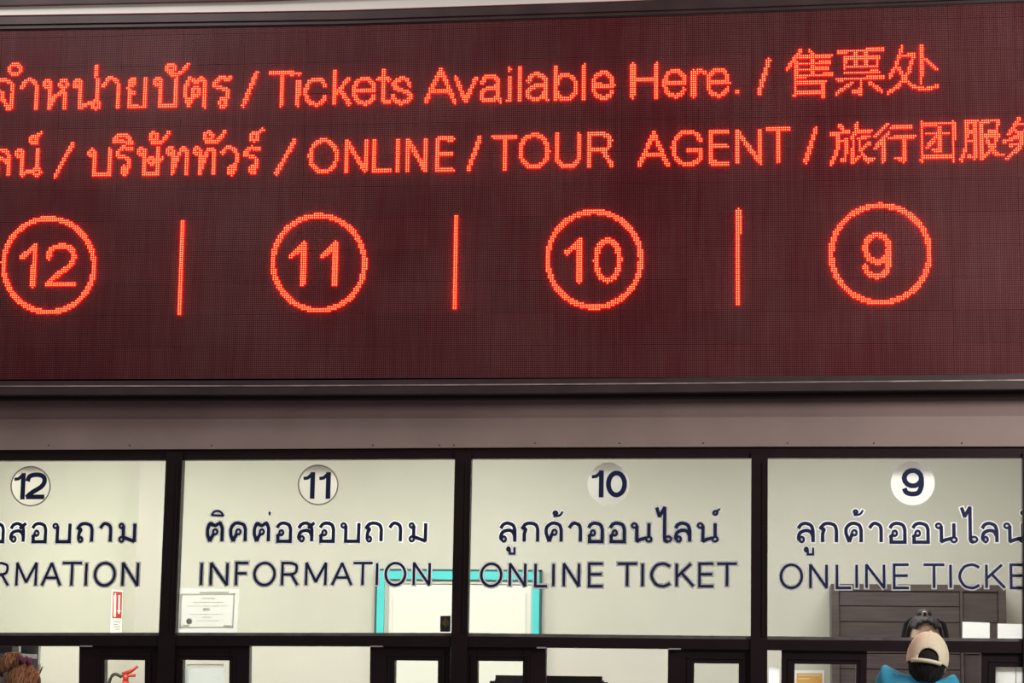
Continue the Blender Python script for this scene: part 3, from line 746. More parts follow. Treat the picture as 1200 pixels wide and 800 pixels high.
HAN = {
    'sell': [[(938.3, 59.1), (921.9, 81.6)], [(932.7, 72), (931.7, 112.5)], [(948.1, 58.6), (952.3, 63.8), (952.3, 89.1)], [(935.9, 67.5), (974, 65.5)], [(933, 75.5), (972, 73.6)],
             [(933, 82.5), (970, 80.4)], [(933, 89.8), (975.3, 87.5)], [(934, 97), (966.8, 96)], [(964.4, 96), (963.9, 113.4)], [(934, 109.2), (963.6, 108.3)]],
    'ticket': [[(982.3, 60.9), (1033.8, 58.1)], [(989.8, 67.5), (989.8, 80)], [(989.8, 68.6), (1029.4, 67)], [(1028, 67), (1028, 78.2)], [(989.8, 79), (1028, 77.8)],
               [(1002.5, 60.9), (1002.5, 77.8)], [(1015, 59.5), (1015, 77.3)], [(989.4, 85.8), (1028.6, 84.4)], [(981.4, 93.3), (1035.6, 90.9)], [(1009.2, 93.8), (1008.3, 110), (1000, 106.9)],
               [(998.5, 97.6), (980, 109.7)], [(1018.5, 96.5), (1032.8, 106.9)]],
    'place': [[(1057.2, 55.8), (1049.7, 77.8), (1042.7, 90)], [(1056.3, 65.6), (1070.5, 64.7), (1064.7, 84.4), (1052.5, 101.3), (1040.3, 109.7)],
              [(1052.5, 79.7), (1060, 93.8), (1071.3, 102), (1084.4, 104.8), (1098.4, 101.6)], [(1079.9, 53.4), (1079.4, 96.6)], [(1084.4, 69.8), (1096.6, 80.6)]],
    'travel': [[(983, 146.5), (988, 151.5)], [(974, 157), (995, 154.5)], [(982, 157), (981.5, 175), (974.5, 192.5)], [(983, 165.5), (992, 164.5), (990.5, 187.5), (985.5, 187)],
               [(1004.5, 145.5), (1002, 155), (997.5, 162)], [(1003, 155), (1021, 153.5)], [(1018, 160), (1006, 163)], [(1000, 164), (999.5, 190), (1006, 184.5)],
               [(1007.5, 163), (1007.5, 174), (1012, 183), (1018, 189), (1023, 186)], [(1019, 167.5), (1012, 172.5)]],
    'walk': [[(1040, 145.5), (1025, 160)], [(1041, 156.5), (1025, 174.5)], [(1035, 163), (1034.8, 190)], [(1045, 149.5), (1066.5, 148.5)], [(1043, 162), (1071.5, 160)], [(1060.3, 161), (1060, 188.5), (1051, 185.5)]],
    'group': [[(1080.3, 144), (1080.3, 189)], [(1081, 146), (1117.5, 144), (1117.2, 187.5)], [(1082, 184), (1117, 183)], [(1085.5, 157), (1112, 156)], [(1101.5, 149), (1101, 178), (1094, 176)], [(1099.5, 158), (1086, 173.5)]],
    'serve': [[(1144, 142), (1132, 142.5), (1132, 172), (1126.5, 188)], [(1143, 142.5), (1142.5, 185.5), (1136, 183)], [(1132, 155.5), (1143, 155)], [(1132, 165.5), (1143, 165)],
              [(1150.5, 185), (1150.5, 142.5), (1169, 141), (1168, 155), (1159, 154.5)], [(1151, 160), (1169.5, 158.8), (1164, 172), (1154, 183)], [(1156, 163.5), (1161, 173.5), (1168, 181), (1174.5, 181.5)]],
    'affair': [[(1195, 138.5), (1182, 157)], [(1192, 146), (1210, 144), (1196, 159), (1176, 166.5)], [(1188, 152), (1203, 162), (1214, 166)], [(1184, 170), (1207, 168), (1205, 186)], [(1197, 163), (1195, 173), (1179, 186.5)]],
}
for k, st in HAN.items():
    nled += led_char([[(P(x, y, BY).x, P(x, y, BY).z) for x, y in s] for s in st], .0084)
RINGS = [(57.3, 311, 53, 54.7), (373.7, 308.3, 53.6, 55.3), (696.4, 304.1, 54.7, 55.8), (1031.6, 297.7, 57.6, 56.8)]
for cx, cy, rx, ry in RINGS:
    nled += led_char([[(q.x, q.z) for q in [P(cx + rx * math.cos(a), cy + ry * math.sin(a), BY) for a in [i * math.pi / 36 for i in range(73)]]]], .0125, 'lit_ring')
for a, b in (((214, 261.5), (210.9, 366)), ((534.7, 254.2), (532.8, 358.6)), ((865, 247.6), (864.8, 354.4))):
    q0, q1 = P(*a, BY), P(*b, BY)
    nled += led_char([[(q0.x, q0.z), (q1.x, q1.z)]], .0125, 'lit_bar')
for g, x0, x1, yt, yb in (('1', 25, 43.5, 288, 334), ('2', 56, 87, 288.5, 333), ('1', 341, 359, 286, 332.5), ('1', 378.5, 396, 285.5, 332.5), ('1', 664.5, 682.5, 281.5, 329), ('0', 698.5, 726, 281.5, 328.5), ('9', 1013, 1042.5, 275, 323.5)):
    nled += led_char(place(g, x0, x1, yt, yb, BY, G), W3, 'lit_digit')
print('modules', nmod, 'leds', nled)

# ---------------------------------------------------------------- inside the office
# door with turquoise frame
dp = lambda px, py, y=YB: P(px, py, y)
L0, L1, R0, R1 = dp(441.3, 680).x, dp(443.7, 680).x, dp(633, 690).x, dp(635.2, 690).x
Zt = dp(540, 667.2).z; Zt1 = dp(540, 669.7).z; Zi = dp(540, 679.2).z
Li, Ri = dp(452, 690).x, dp(624.5, 690).x
d1 = empty('door_1', ((L0 + R1) / 2, YB, 0), kind='structure')
boxes('outer_edge', [((L0, YB - .045, 0), (L1, YB, Zt)), ((R0, YB - .045, 0), (R1, YB, Zt)), ((L0, YB - .045, Zt1), (R1, YB, Zt))], M['turqd'], d1)
boxes('door_frame', [((L1, YB - .05, 0), (Li, YB, Zt1)), ((Ri, YB - .05, 0), (R0, YB, Zt1)), ((Li, YB - .05, Zi), (Ri, YB, Zt1))], M['turq'], d1)
Zl = dp(540, 684.3).z; La, Ra = dp(456, 700).x, dp(622.5, 700).x
boxes('inner_frame', [((Li, YB - .03, 0), (La, YB, Zi)), ((Ra, YB - .03, 0), (Ri, YB, Zi)), ((La, YB - .03, Zl), (Ra, YB, Zi))], M['doorframe'], d1)
lf = boxes('door_leaf', [((La, YB - .022, .01), (Ra, YB - .002, Zl))], M['door'], d1, bevel=.002)
Zp = dp(540, 694).z; Lp, Rp = dp(461, 700).x, dp(617, 700).x
for z0, z1 in ((1.15, Zp), (.15, 1.0)):
    boxes('door_panel', [((Lp, YB - .028, z0), (Rp, YB - .022, z1))], M['door'], lf, bevel=.003)
bm = bmesh.new(); tube(bm, [(Rp + .0, YB - .022, 1.0), (Rp, YB - .08, 1.0), (Rp - .11, YB - .085, 1.0)], .009)
link('door_handle', bm_mesh(bm, smooth=True), M['steel'], lf)

# dark cupboard of boards, right
CY = YB - .4
cl, cr, ct = P(974.3, 700, CY).x, P(1179, 700, CY).x, P(1070, 684.5, CY).z
cup = empty('cupboard', ((cl + cr) / 2, YB - .2, 0), 'tall dark brown wooden cupboard against the back wall behind counter 9', 'cupboard')
i0x, i1x, isx = P(983, 700, CY).x, P(1170, 700, CY).x, P(1126.5, 700, CY).x
itz = P(1070, 692, CY).z
boxes('carcass', [((cl, CY, 0), (i0x, YB - .001, ct)), ((i1x, CY, 0), (cr, YB - .001, ct)), ((i0x, CY, itz), (i1x, YB - .001, ct)), ((i0x, CY + .03, 0), (i1x, YB - .001, itz)),
                  ((isx - .008, CY, 0), (isx + .008, CY + .03, itz))], M['wood2'], cup)
zz = [itz]
while zz[-1] > .1: zz.append(zz[-1] - .092)
for j, (z1, z0) in enumerate(zip(zz, zz[1:])):
    for k, (x0, x1) in enumerate(((i0x + .006, isx - .012), (isx + .012, i1x - .006))):
        if k == 1 and j % 2: continue
        h = z0 if k == 0 else z0 - .092
        o = boxes('board', [((x0, CY + .010 + .004 * ((j * 7 + k) % 3), max(.03, h + .004)), (x1, CY + .03, z1 - .002))], M['wood'], cup)

# fire extinguisher and its notice on the pilaster
def card(name, corners, Y, thick, m, parent=None):
    """flat sheet between four measured corners (clockwise from top left)"""
    bm = bmesh.new(); q = [P(x, y, Y) for x, y in corners]
    bm.faces.new([bm.verts.new(p) for p in q])
    return link(name, bm_mesh(bm), m, parent)


GY = YB - .004
n = empty('extinguisher_notice', P(137, 715, GY), 'narrow white notice with red fire extinguisher sign in the pane of counter 12', 'notice')
card('sheet', [(131, 690.6), (144.2, 691.8), (143, 741.5), (129.2, 741)], GY, .002, M['card'], n)
card('red_panel', [(132.6, 692.6), (143.2, 693.4), (142.3, 724.3), (131.4, 724)], GY - .001, .001, M['red'], n)
bm = bmesh.new()
for pts, h in ((([(134.9, 697), (134.4, 722.5)]), 1.5), ([(135.3, 694.6), (135.1, 698)], .8), ([(139.8, 697), (139.4, 717)], 1.1), ([(137.4, 715.6), (141.3, 715.8)], .9), ([(138.3, 718), (140.3, 718)], .8)):
    ribbon(bm, [(P(x, y, GY - .002).x, P(x, y, GY - .002).z) for x, y in pts], h * 1.2 / 238, 0, GY - .002, GY - .001)
link('pictogram', bm_mesh(bm), M['card'], n)
bm = bmesh.new()
for y, a, b in ((728, 132.5, 141.5), (731.5, 133, 138), (734, 132.8, 141), (737, 135, 140)):
    ribbon(bm, [(P(a, y, GY - .001).x, P(a, y, GY - .001).z), (P(b, y, GY - .001).x, P(b, y, GY - .001).z)], .6 / 238, 0, GY - .001, GY)
link('small_print', bm_mesh(bm), M['steel'], n)

e0 = P(147.5, 790, YB - .22)
ext = empty('fire_extinguisher', (e0.x, e0.y, e0.z - .52), 'red fire extinguisher with black hose hung under its notice behind counter 12', 'extinguisher')
bm = bmesh.new()
prof = [(0, 0), (.07, .0), (.078, .02), (.078, .36), (.07, .41), (.045, .445), (.022, .46), (.022, .48)]
rings_ = [[bm.verts.new((e0.x + max(r, 1e-4) * math.cos(k * math.pi / 12), e0.y + max(r, 1e-4) * math.sin(k * math.pi / 12), e0.z - .52 + z)) for k in range(24)] for r, z in prof]
for a, b in zip(rings_, rings_[1:]):
    for k in range(24): bm.faces.new((a[k], a[(k + 1) % 24], b[(k + 1) % 24], b[k]))
bm.faces.new(rings_[-1])
link('cylinder', bm_mesh(bm, smooth=True), M['extred'], ext)
bm = bmesh.new(); z = e0.z
tube(bm, [(e0.x, e0.y, z - .045), (e0.x, e0.y, z)], .018)
tube(bm, [(e0.x - .02, e0.y, z), (e0.x + .03, e0.y, z + .02), (e0.x + .075, e0.y - .01, z + .05)], [.014, .012, .008])
tube(bm, [(e0.x - .02, e0.y, z - .01), (e0.x + .06, e0.y, z - .005)], .009)
link('valve_lever', bm_mesh(bm, smooth=True), M['extred'], ext)
bm = bmesh.new()
hp = sm((-.02, -.015), (-.07, .0), (-.10, -.06), (-.105, -.2), (-.09, -.35))
tube(bm, [(e0.x + a, e0.y - .02, z + b) for a, b in hp], .010)
link('hose', bm_mesh(bm, smooth=True), M['rubber'], ext)
boxes('wall_bracket', [((e0.x - .03, e0.y + .07, z - .25), (e0.x + .03, YB - .0, z - .2))], M['steel'], ext)

# certificate taped inside the pane of counter 11
CYY = .006
cert = empty('certificate', P(242, 715, CYY), 'white certificate with a printed border and grey seal taped in the pane of counter 11', 'certificate')
card('sheet', [(208, 688.8), (280.4, 690), (277.6, 741.2), (206, 741.2)], CYY, .003, M['certpaper'], cert)
bm = bmesh.new()
for pts in ([(212.5, 696.5), (274.5, 696), (272.6, 734.8), (211.2, 735.2), (212.5, 696.5)],):
    ribbon(bm, [(P(x, y, CYY).x, P(x, y, CYY).z) for x, y in pts], 1.0 / 238, 0, CYY - .001, CYY)
link('printed_border', bm_mesh(bm), M['printl'], cert)
bm = bmesh.new()
for y, a, b, h in ((694, 234, 268, 1), (701, 236, 252, .6), (705.5, 226, 262, .5), (710, 219, 266, .35), (714, 238, 246, 1.6), (719.5, 222, 262, .35), (723, 236, 248, .5), (727, 230, 256, .35), (733, 214, 222, 1.2), (733.4, 262, 271, 1.3)):
    ribbon(bm, [(P(a, y, CYY).x, P(a, y, CYY).z), (P(b, y, CYY).x, P(b, y, CYY).z)], h / 238, 0, CYY - .001, CYY)
link('printed_text', bm_mesh(bm), M['printl'], cert)
bm = bmesh.new(); c = P(221.8, 727.8, CYY)
bmesh.ops.create_cone(bm, cap_ends=True, segments=20, radius1=.0145, radius2=.0145, depth=.0012, matrix=Matrix.Translation((c.x, CYY - .0012, c.z)) @ Matrix.Rotation(R(90), 4, 'X'))
link('seal', bm_mesh(bm), M['print_'], cert)

# small dark blue sticker with yellow drop
st = empty('drop_sticker', P(522, 730, CYY), 'small dark blue sticker with a yellow drop low beside the mullion', 'sticker')
card('sheet', [(516, 721.4), (528.2, 721.2), (527.8, 740), (515.8, 740)], CYY, .001, M['blue'], st)
bm = bmesh.new()
dr = [(522, 722.6), (524.2, 725.6), (526.2, 728.6), (525.6, 732), (522.4, 734.2), (519, 732.2), (518, 728.6), (519.8, 725.6)]
q = [P(x, y, CYY - .001) for x, y in dr]; bm.faces.new([bm.verts.new(p) for p in q])
r_ = bmesh.ops.extrude_face_region(bm, geom=list(bm.faces)); bmesh.ops.translate(bm, vec=(0, .001, 0), verts=[v for v in r_['geom'] if isinstance(v, bmesh.types.BMVert)])
link('yellow_drop', bm_mesh(bm), M['yellow'], st)

# added white sheets imitating bright reflections in the glass of counter 9
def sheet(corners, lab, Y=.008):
    o = card('bright_patch', corners, Y, .001, M['paper']); recentre(o); return tag(o, lab, 'paper', 'added bright patches at counter 9')


sheet([(1128, 729.6), (1129.5, 728), (1158, 728.6), (1159.8, 730.6), (1159.8, 749), (1127.6, 749)], 'added white reflection standing low in the pane of counter 9, left one of two') if 0 else None
for cs, lab in (([(1127.8, 728.2), (1159.8, 729.4), (1159.8, 749.5), (1127.8, 749.5)], 'added white reflection low in the pane of counter 9, left one of two'),
                ([(1169, 730.4), (1203, 731.2), (1203, 750), (1169, 750)], 'added white reflection low in the pane of counter 9, right one at the edge')):
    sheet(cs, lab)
sheet([(1166.5, 781), (1190, 781.6), (1190, 830), (1166.5, 830)], 'added white reflection filling the small sash pane at far right', .02)
sheet([(1191, 781.6), (1206, 782), (1206, 830), (1191, 830)], 'narrow added white reflection at the right edge of the far right sash pane', .02)
sheet([(901, 780), (914, 780.4), (912.5, 830), (901, 830)], 'white strip added for the bright wall in the narrow gap left of the sash of counter 9', .02)  # white sheet added where the wall shows bright
# ochre poster on the back wall
po = empty('ochre_poster', P(948, 800, GY), 'ochre poster with cream border seen through the small sash of counter 9', 'poster')
card('sheet', [(930, 785), (966, 785), (966, 838), (930, 838)], GY, .002, M['card'], po)
card('print_field', [(933.5, 788.6), (963.6, 788.6), (963.4, 836), (933.5, 836)], GY - .001, .001, M['orange'], po)
bm = bmesh.new()
for y, a, b in ((791, 935, 961), (795, 935, 949)):
    ribbon(bm, [(P(a, y, GY - .002).x, P(a, y, GY - .002).z), (P(b, y, GY - .002).x, P(b, y, GY - .002).z)], .8 / 238, 0, GY - .002, GY - .001)
link('text_line', bm_mesh(bm), M['button'], po)
# pale notice behind the sash left of mullion 11 and right of bay 10
nt_ = empty('pale_notice', P(242, 800, .02), 'pale grey notice inside the small sash pane below the certificate', 'notice')
card('sheet', [(217, 783), (264, 782.4), (264, 830), (216.5, 830)], .02, .001, sheet_mat('pale_grey_paper', (.84, .88, .88), .5), nt_)
card('heading', [(219, 778), (262, 777.6), (262, 781.6), (219, 782)], .02, .001, M['printl'], nt_)

# monitor backs seen over the counter between sashes of counter 10
MY = .30
mo = empty('monitor', (P(643, 792, MY).x, MY, LEDGE - .3), 'black computer monitor with rounded top behind counter 10', 'monitor')
mz = P(640, 791.5, MY).z; mx0, mx1 = P(574, 795, MY).x, P(712, 795, MY).x
bm = bmesh.new(); box(bm, (mx0, MY, mz - .34), (mx1, MY + .045, mz))
bmesh.ops.bevel(bm, geom=[e for e in bm.edges if abs(e.verts[0].co.x - e.verts[1].co.x) < 1e-5 and abs(e.verts[0].co.z - e.verts[1].co.z) < 1e-5], offset=.028, segments=4, affect='EDGES')
link('housing', bm_mesh(bm), M['plastic'], mo)
boxes('screen', [((mx0 + .02, MY + .045, mz - .32), (mx1 - .02, MY + .047, mz - .02))], M['rubber'], mo)
boxes('stand', [(((mx0 + mx1) / 2 - .03, MY - .02, LEDGE - .28), ((mx0 + mx1) / 2 + .03, MY, mz - .1)), (((mx0 + mx1) / 2 - .12, MY - .08, LEDGE - .3), ((mx0 + mx1) / 2 + .12, MY + .12, LEDGE - .28))], M['plastic'], mo)
dk = empty('desk', ((XL + XR) / 2, .4, 0), 'long plain work desk behind the counter windows', 'desk')
boxes('desk_top', [((P(60, 790, .4).x, .18, LEDGE - .34), (XR - .2, .62, LEDGE - .3))], M['wood2'], dk)
for px in (70, 430, 870, 1350):
    x = P(px, 790, .4).x; boxes('leg', [((x - .02, .22, 0), (x + .02, .58, LEDGE - .34))], M['steel'], dk)

# grey steel rack at far left behind counter 12
RY = .5
rk = empty('steel_rack', (P(-20, 790, RY).x, RY, 0), 'grey steel rack inside the far left opening of counter 12', 'rack')
x0, x1, z1 = P(-90, 780, RY).x, P(21, 780, RY).x, P(10, 745, RY).z
bx = []
for a in (x0, x1 - .035):
    for b in (RY, RY + .32): bx.append(((a, b, 0), (a + .035, b + .035, z1)))
boxes('post', bx[:1], M['steel'], rk)
for b_ in bx[1:]: boxes('post', [b_], M['steel'], rk)
for z in (.4, .9, P(10, 768, RY).z, z1 - .02):
    boxes('shelf', [((x0, RY + .005, z - .012), (x1 - .004, RY + .35, z + .012))], M['bead'], rk)
boxes('back_panel', [((x0, RY + .34, .3), (x1 - .004, RY + .35, z1 - .03))], M['steel'], rk)

# ---------------------------------------------------------------- people
def skin_mesh(name, V, E_, Rd, levels=2, root=0, soft=0):
    me = bpy.data.meshes.new(name); me.from_pydata(V, E_, []); me.update()
    o = bpy.data.objects.new(name, me); C.objects.link(o)
    md = o.modifiers.new('s', 'SKIN'); md.use_smooth_shade = True
    lay = me.skin_vertices[0].data
    for i, r in enumerate(Rd):
        rr = r if isinstance(r, (tuple, list)) else (r, r)
        lay[i].radius = rr; lay[i].use_root = (i == root)
    sb = o.modifiers.new('u', 'SUBSURF'); sb.levels = levels; sb.render_levels = levels
    if soft:
        so = o.modifiers.new('f', 'SMOOTH'); so.factor = .6; so.iterations = soft
    dg = bpy.context.evaluated_depsgraph_get()
    out = bpy.data.meshes.new_from_object(o.evaluated_get(dg))
    bpy.data.objects.remove(o); bpy.data.meshes.remove(me)
    for p in out.polygons: p.use_smooth = True
    return out


def head_mesh(bm, Mx):
    """skull, jaw, nose, brow, ears; faces +Y; unit: head about .22 tall"""
    s = bmesh.ops.create_uvsphere(bm, u_segments=32, v_segments=24, radius=1)
    for v in s['verts']:
        x, y, z = v.co
        X_, Y_, Z_ = x * .076, y * .096, z * .112
        if z < 0:
            k = 1 + z * .30; X_ *= k
            Y_ = Y_ * (1 + z * .22) + (.012 * -z)
        if y > .2: X_ *= 1 - .10 * (y - .2)
        fx = abs(x)
        if y > .5:
            Y_ += .026 * math.exp(-(x / .13) ** 2 - ((z + .14) / .17) ** 2)     # nose
            Y_ += .007 * math.exp(-(x / .45) ** 2 - ((z - .20) / .09) ** 2)     # brow
            Y_ -= .011 * math.exp(-((fx - .36) / .15) ** 2 - ((z - .03) / .10) ** 2)  # eye sockets
            Y_ += .008 * math.exp(-(x / .28) ** 2 - ((z + .47) / .08) ** 2)     # lips
            Y_ -= .004 * math.exp(-(x / .25) ** 2 - ((z + .475) / .02) ** 2)
            Y_ += .008 * math.exp(-(x / .25) ** 2 - ((z + .83) / .14) ** 2)     # chin
        v.co = (X_, Y_, Z_)
    bmesh.ops.transform(bm, matrix=Mx, verts=s['verts'])
    for sg in (-1, 1):
        e = bmesh.ops.create_uvsphere(bm, u_segments=12, v_segments=8, radius=1)
        bmesh.ops.transform(bm, matrix=Mx @ Matrix.Translation((sg * .078, -.004, -.008)) @ Matrix.Rotation(sg * R(-22), 4, 'Z') @ Matrix.Diagonal((.009, .018, .032, 1)), verts=e['verts'])


def person(name, loc, turn, label, shirt, hairfn, tilt=0, roll=0, skin='skin', capfn=None, group=None, scale=1.0, head=(0, .065, 1.60), sh=(0, 0), wid=1.0, hs=1.0, drop=0):
    """standing figure with forearms on the counter; local +Y is the way it faces"""
    root = empty(name, loc, label, 'person', group)
    W = Matrix.Translation(loc) @ Matrix.Rotation(turn, 4, 'Z') @ Matrix.Diagonal((scale, scale, scale, 1))
    V, E_, Rd = [], [], []

    def add(p, r, par=None):
        p = (p[0] * wid, p[1], p[2]); V.append(tuple(W @ Vector(p))); Rd.append(tuple(np.array(r if isinstance(r, tuple) else (r, r)) * scale))
        if par is not None: E_.append((par, len(V) - 1))
        return len(V) - 1
    pel = add((0, 0, .93), (.13, .10)); ws = add((0, 0, 1.08), (.115, .085), pel); ch = add((0, .0, 1.27), (.14, .10), ws)
    hx, hy, hz = head; nb = add((hx * .4, .01 + (hy - .065) * .3, 1.42 + (hz - 1.6) * .35), (.06, .06), ch); nk = add((hx * .8, hy * .55, hz - .10), (.05, .05), nb); hb = add((hx, hy - .015, hz - .05), (.05, .055), nk)
    hands = []
    for s in (-1, 1):
        sh_ = sh[0 if s < 0 else 1]; shj = add((s * .165, .0, 1.345 + sh_), .048, ch); el = add((s * .235, .06, 1.13), .040, shj); wr = add((s * .17, .29, 1.115), .027, el)
        pm = add((s * .155, .35, 1.105), (.034, .018), wr)
        for k, (dx, ln) in enumerate(((-.026, .062), (-.009, .074), (.009, .070), (.026, .054))):
            a = add((s * .155 + dx, .385, 1.103), .0095, pm); b = add((s * .155 + dx * 1.15, .385 + ln * .5, 1.100), .0088, a); add((s * .155 + dx * 1.2, .385 + ln, 1.090), .0075, b)
        a = add((s * .155 - s * .034, .345, 1.10), .0115, pm); add((s * .155 - s * .055, .375, 1.095), .009, a)
        hp = add((s * .09, 0, .88), .085, pel); kn = add((s * .10, .02, .49), .058, hp); an = add((s * .10, -.01, .09), .038, kn); add((s * .11, .13, .04), (.042, .028), an)
    body = skin_mesh('body', V, E_, Rd)
    bm = bmesh.new(); bm.from_mesh(body)
    HM = W @ Matrix.Translation((head[0] * wid, head[1], head[2])) @ Matrix.Scale(hs, 4) @ Matrix.Rotation(-tilt, 4, 'X') @ Matrix.Rotation(roll, 4, 'Y')
    head_mesh(bm, HM)
    me = bm_mesh(bm, 'body', True)
    tmp = bpy.data.objects.new('tmp', me); C.objects.link(tmp)
    rm = tmp.modifiers.new('r', 'REMESH'); rm.mode = 'VOXEL'; rm.voxel_size = .0065 * scale; rm.use_smooth_shade = True
    dg = bpy.context.evaluated_depsgraph_get(); me2 = bpy.data.meshes.new_from_object(tmp.evaluated_get(dg)); bpy.data.objects.remove(tmp)
    me2.materials.clear(); me2.materials.append(M[skin])
    link('body', me2, M[skin], root)
    # eyes
    for s in (-1, 1):
        bm = bmesh.new(); e = bmesh.ops.create_uvsphere(bm, u_segments=12, v_segments=8, radius=.0115, matrix=HM @ Matrix.Translation((s * .029, .078, .004)))
        eo = link('eye', bm_mesh(bm, smooth=True), M['paper'], root)
        bm = bmesh.new(); bmesh.ops.create_uvsphere(bm, u_segments=10, v_segments=6, radius=.0055, matrix=HM @ Matrix.Translation((s * .029, .0855, .004)))
        link('iris', bm_mesh(bm, smooth=True), M['rubber'], eo)
    # clothes: looser skins over the same joints
    V, E_, Rd = [], [], []
    a = add((0, 0, .84), (.172, .135)); b = add((0, 0, 1.08), (.155, .12), a); c = add((0, 0, 1.27), (.165, .12), b); d = add((hx * .4, .008 + (hy - .065) * .2, 1.405 + (hz - 1.6) * .3 - drop), (.085, .08), c); add((hx * .55, .012 + (hy - .065) * .3, 1.435 + (hz - 1.6) * .35 - drop), (.067, .066), d)
    for s in (-1, 1):
        sh_ = sh[0 if s < 0 else 1]; shj = add((s * .168, .0, 1.358 + sh_), .082, c); add((s * .228, .035, 1.19), .064, shj)
    link('shirt', skin_mesh('shirt', V, E_, Rd, soft=10), shirt, root)
    V, E_, Rd = [], [], []
    t_ = add((0, 0, 1.0), (.135, .105)); a = add((0, 0, .92), (.150, .118), t_)
    for s in (-1, 1):
        h = add((s * .092, 0, .86), .098, a); k = add((s * .10, .02, .49), .075, h); add((s * .10, -.01, .12), .062, k)
    link('trousers', skin_mesh('trousers', V, E_, Rd), M['denim'], root)
    for s in (-1, 1):
        V, E_, Rd = [], [], []
        a = add((s * .10, -.03, .05), (.042, .045)); b = add((s * .105, .06, .045), (.046, .038), a); add((s * .112, .15, .035), (.044, .028), b)
        link('shoe', skin_mesh('shoe', V, E_, Rd), M['shoe'], root)
    hairfn(root, HM)
    return root


def shell(Mx, rad, off, cond, thick=.004, seg=(40, 28), wob=0, seed=1, hole=None):
    """part of an ellipsoid around the head where cond(x,y,z) holds on the unit sphere"""
    bm = bmesh.new(); s = bmesh.ops.create_uvsphere(bm, u_segments=seg[0], v_segments=seg[1], radius=1)
    rnd = random.Random(seed)
    kill = [f for f in bm.faces if not cond(*f.calc_center_median())]
    bmesh.ops.delete(bm, geom=kill, context='FACES')
    if hole:                                            # round off the edge of the opening
        hx, hz, ha, hb = hole
        for v in [v for v in bm.verts if v.is_boundary and v.co.y < -.4]:
            u, w_ = (v.co.x - hx) / ha, (v.co.z - hz) / hb
            l = math.hypot(u, w_)
            if l < 1.35 and v.co.z > -.22:
                v.co.x = hx + u / l * ha; v.co.z = hz + w_ / l * hb
    for v in bm.verts:
        k = 1 + wob * (math.sin(v.co.x * 23 + v.co.z * 5) * .5 + rnd.random() - .5)
        v.co = Vector((v.co.x * rad[0] * k + off[0], v.co.y * rad[1] * k + off[1], v.co.z * rad[2] * k + off[2]))
    bmesh.ops.recalc_face_normals(bm, faces=bm.faces)
    bmesh.ops.solidify(bm, geom=list(bm.faces), thickness=thick)
    bmesh.ops.transform(bm, matrix=Mx, verts=bm.verts)
    return bm_mesh(bm, 'shell', True)


# customer in blue with a beige cap worn backwards
def hair_cap(root, HM):
    link('hair', shell(HM, (.083, .104, .118), (0, -.004, 0), lambda x, y, z: (y < .15 and z > -.86) or (z > .35), .006, wob=.012), M['hair_black'], root)
    # crown: opening above the strap at the back of the head
    def crown(x, y, z):
        if z < -.16 - (.10 if y < 0 else 0): return False
        if y < -.5 and z < .25 and ((x - .1) / .50) ** 2 + ((z + .16) / .36) ** 2 < 1: return False
        return True
    cp = link('cap', shell(HM, (.094, .114, .120), (0, -.002, .018), crown, .004, seg=(72, 56), hole=(.1, -.16, .50, .36)), M['cap'], root)
    bm = bmesh.new()                                     # adjusting strap under the opening
    pts = [HM @ Vector((.096 * math.cos(R(a)), .115 * math.sin(R(a)), -.018)) for a in range(228, 313, 6)]
    tube(bm, pts, .009, 8)
    link('strap', bm_mesh(bm, smooth=True), M['cap'], cp)
    bm = bmesh.new(); bmesh.ops.create_uvsphere(bm, u_segments=12, v_segments=8, radius=.008, matrix=HM @ Matrix.Translation((0, -.002, .139)))
    link('button', bm_mesh(bm, smooth=True), M['cap'], cp)
    for a in range(0, 360, 60):                          # panel seams
        bm = bmesh.new(); pts = []
        for t in range(8, 88, 8):
            z = math.sin(R(t)); r = math.cos(R(t))
            x_, y_ = r * math.cos(R(a + 30)), r * math.sin(R(a + 30))
            if crown(x_, y_, z): pts.append(HM @ Vector((x_ * .0955, y_ * .1155, z * .1215 + .018)))
        if len(pts) > 1:
            tube(bm, pts, .0013, 5); link('seam', bm_mesh(bm, smooth=True), M['cap'], cp)
    bm = bmesh.new()                                     # peak
    rows = []
    for r_, dz in ((0, 0), (.03, -.004), (.06, -.012)):
        rows.append([HM @ Vector(((.088 + .0 * r_) * math.cos(R(a)) * (1 - r_ * 1.2), (.106 + r_) * math.sin(R(a)), .004 + dz)) for a in range(30, 151, 10)])
    vv = [[bm.verts.new(p) for p in r] for r in rows]
    for a, b in zip(vv, vv[1:]):
        for i in range(len(a) - 1): bm.faces.new((a[i], a[i + 1], b[i + 1], b[i]))
    bmesh.ops.solidify(bm, geom=list(bm.faces), thickness=.003)
    link('peak', bm_mesh(bm, smooth=True), M['cap'], cp)


c1 = P(1087, 777.5, -.75)
person('person', (c1.x - .04, -.75, 0), R(-6), 'person in bright blue shirt and beige cap with strap, seen from behind', M['cyan'], hair_cap, tilt=R(12), roll=R(7), head=(.05, -.035, 1.475), sh=(.062, .025), drop=.02, wid=.71, hs=.87, scale=c1.z / 1.47)


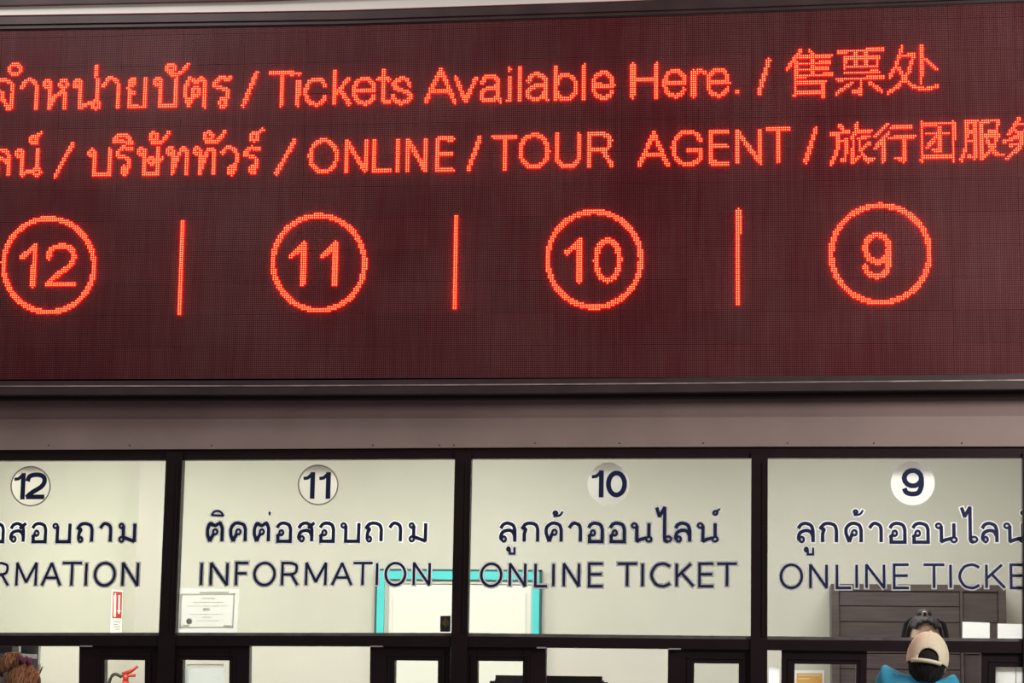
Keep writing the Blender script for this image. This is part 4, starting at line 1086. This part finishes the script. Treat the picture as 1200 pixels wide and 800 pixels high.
# customer at far left with auburn hair tied on top
def hair_bun(root, HM):
    link('hair', shell(HM, (.090, .110, .122), (0, -.006, .004), lambda x, y, z: (y < .35 and z > -.75) or (z > .42), .008, wob=.02), M['hair_brown'], root)
    bm = bmesh.new()
    pts = [HM @ Vector(p) for p in ((-.01, -.03, .12), (-.03, -.05, .135), (-.055, -.07, .125), (-.075, -.085, .09), (-.085, -.09, .04))]
    tube(bm, pts, [.025, .038, .04, .034, .018], 14)
    link('tied_bunch', bm_mesh(bm, smooth=True), M['hair_brown'], root)
    rnd = random.Random(5)
    bm = bmesh.new()
    for k in range(46):
        a = rnd.random() * 6.28; r0 = .085
        p = Vector((r0 * math.cos(a) * .9, r0 * math.sin(a) - .01, .085)); q = p * 1.03 + Vector((rnd.uniform(-.01, .01), rnd.uniform(-.01, .01), .03)); s = q + Vector((rnd.uniform(-.014, .014), rnd.uniform(-.01, .01), rnd.uniform(0, .012)))
        tube(bm, [HM @ p, HM @ q, HM @ s], [.0014, .001, .0004], 4)
    tag(link('stray_hairs', bm_mesh(bm), M['hair_brown'], root), kind='stuff')
    bm = bmesh.new()
    pts = [HM @ Vector((.0 + .036 * math.cos(t), -.045 + .034 * math.sin(t), .128 + .012 * math.sin(t * 7))) for t in [i * 2 * math.pi / 28 for i in range(28)]]
    tube(bm, pts, .011, 8, closed=True)
    link('scrunchie', bm_mesh(bm, smooth=True), M['plum'], root)


c2 = P(20, 795, -.85)
person('person', (c2.x, -.85, 0), R(-6), 'person with auburn hair tied up in a plum scrunchie at far left', M['plum'], hair_bun, tilt=R(15), scale=c2.z / 1.65)


# clerk behind the glass of counter 9
def hair_clerk(root, HM):
    link('hair', shell(HM, (.090, .108, .123), (0, -.006, .004), lambda x, y, z: (y < .28 and z > -.8) or (z > .86) or (y < .62 and z > .55), .006, wob=.03), M['hair_black'], root)
    bm = bmesh.new(); bmesh.ops.create_uvsphere(bm, u_segments=16, v_segments=12, radius=1, matrix=HM @ Matrix.Translation((0, -.02, .125)) @ Matrix.Diagonal((.036, .034, .026, 1)))
    link('bun', bm_mesh(bm, smooth=True), M['hair_black'], root)
    bm = bmesh.new(); tube(bm, [HM @ Vector((.010 * math.cos(t), .012, .128 + .013 * math.sin(t))) for t in [i * math.pi / 6 for i in range(12)]], .005, 6, closed=True)
    link('hair_tie', bm_mesh(bm, smooth=True), M['button'], root)
    for x in (-1, 1):                                    # loose locks beside the temples
        bm = bmesh.new(); tube(bm, [HM @ Vector(p) for p in ((x * .06, .0, .112), (x * .088, .01, .085), (x * .100, .02, .03), (x * .094, .03, -.03))], [.008, .013, .012, .004], 8)
        link('lock', bm_mesh(bm, smooth=True), M['hair_black'], root)


c3 = P(1081, 738, 1.12)
person('person', (c3.x, 1.12, 0), R(183), 'person with dark hair in a small bun behind the glass of counter 9, mostly hidden', M['navyc'], hair_clerk, tilt=R(9), skin='skin2', scale=c3.z / 1.655)
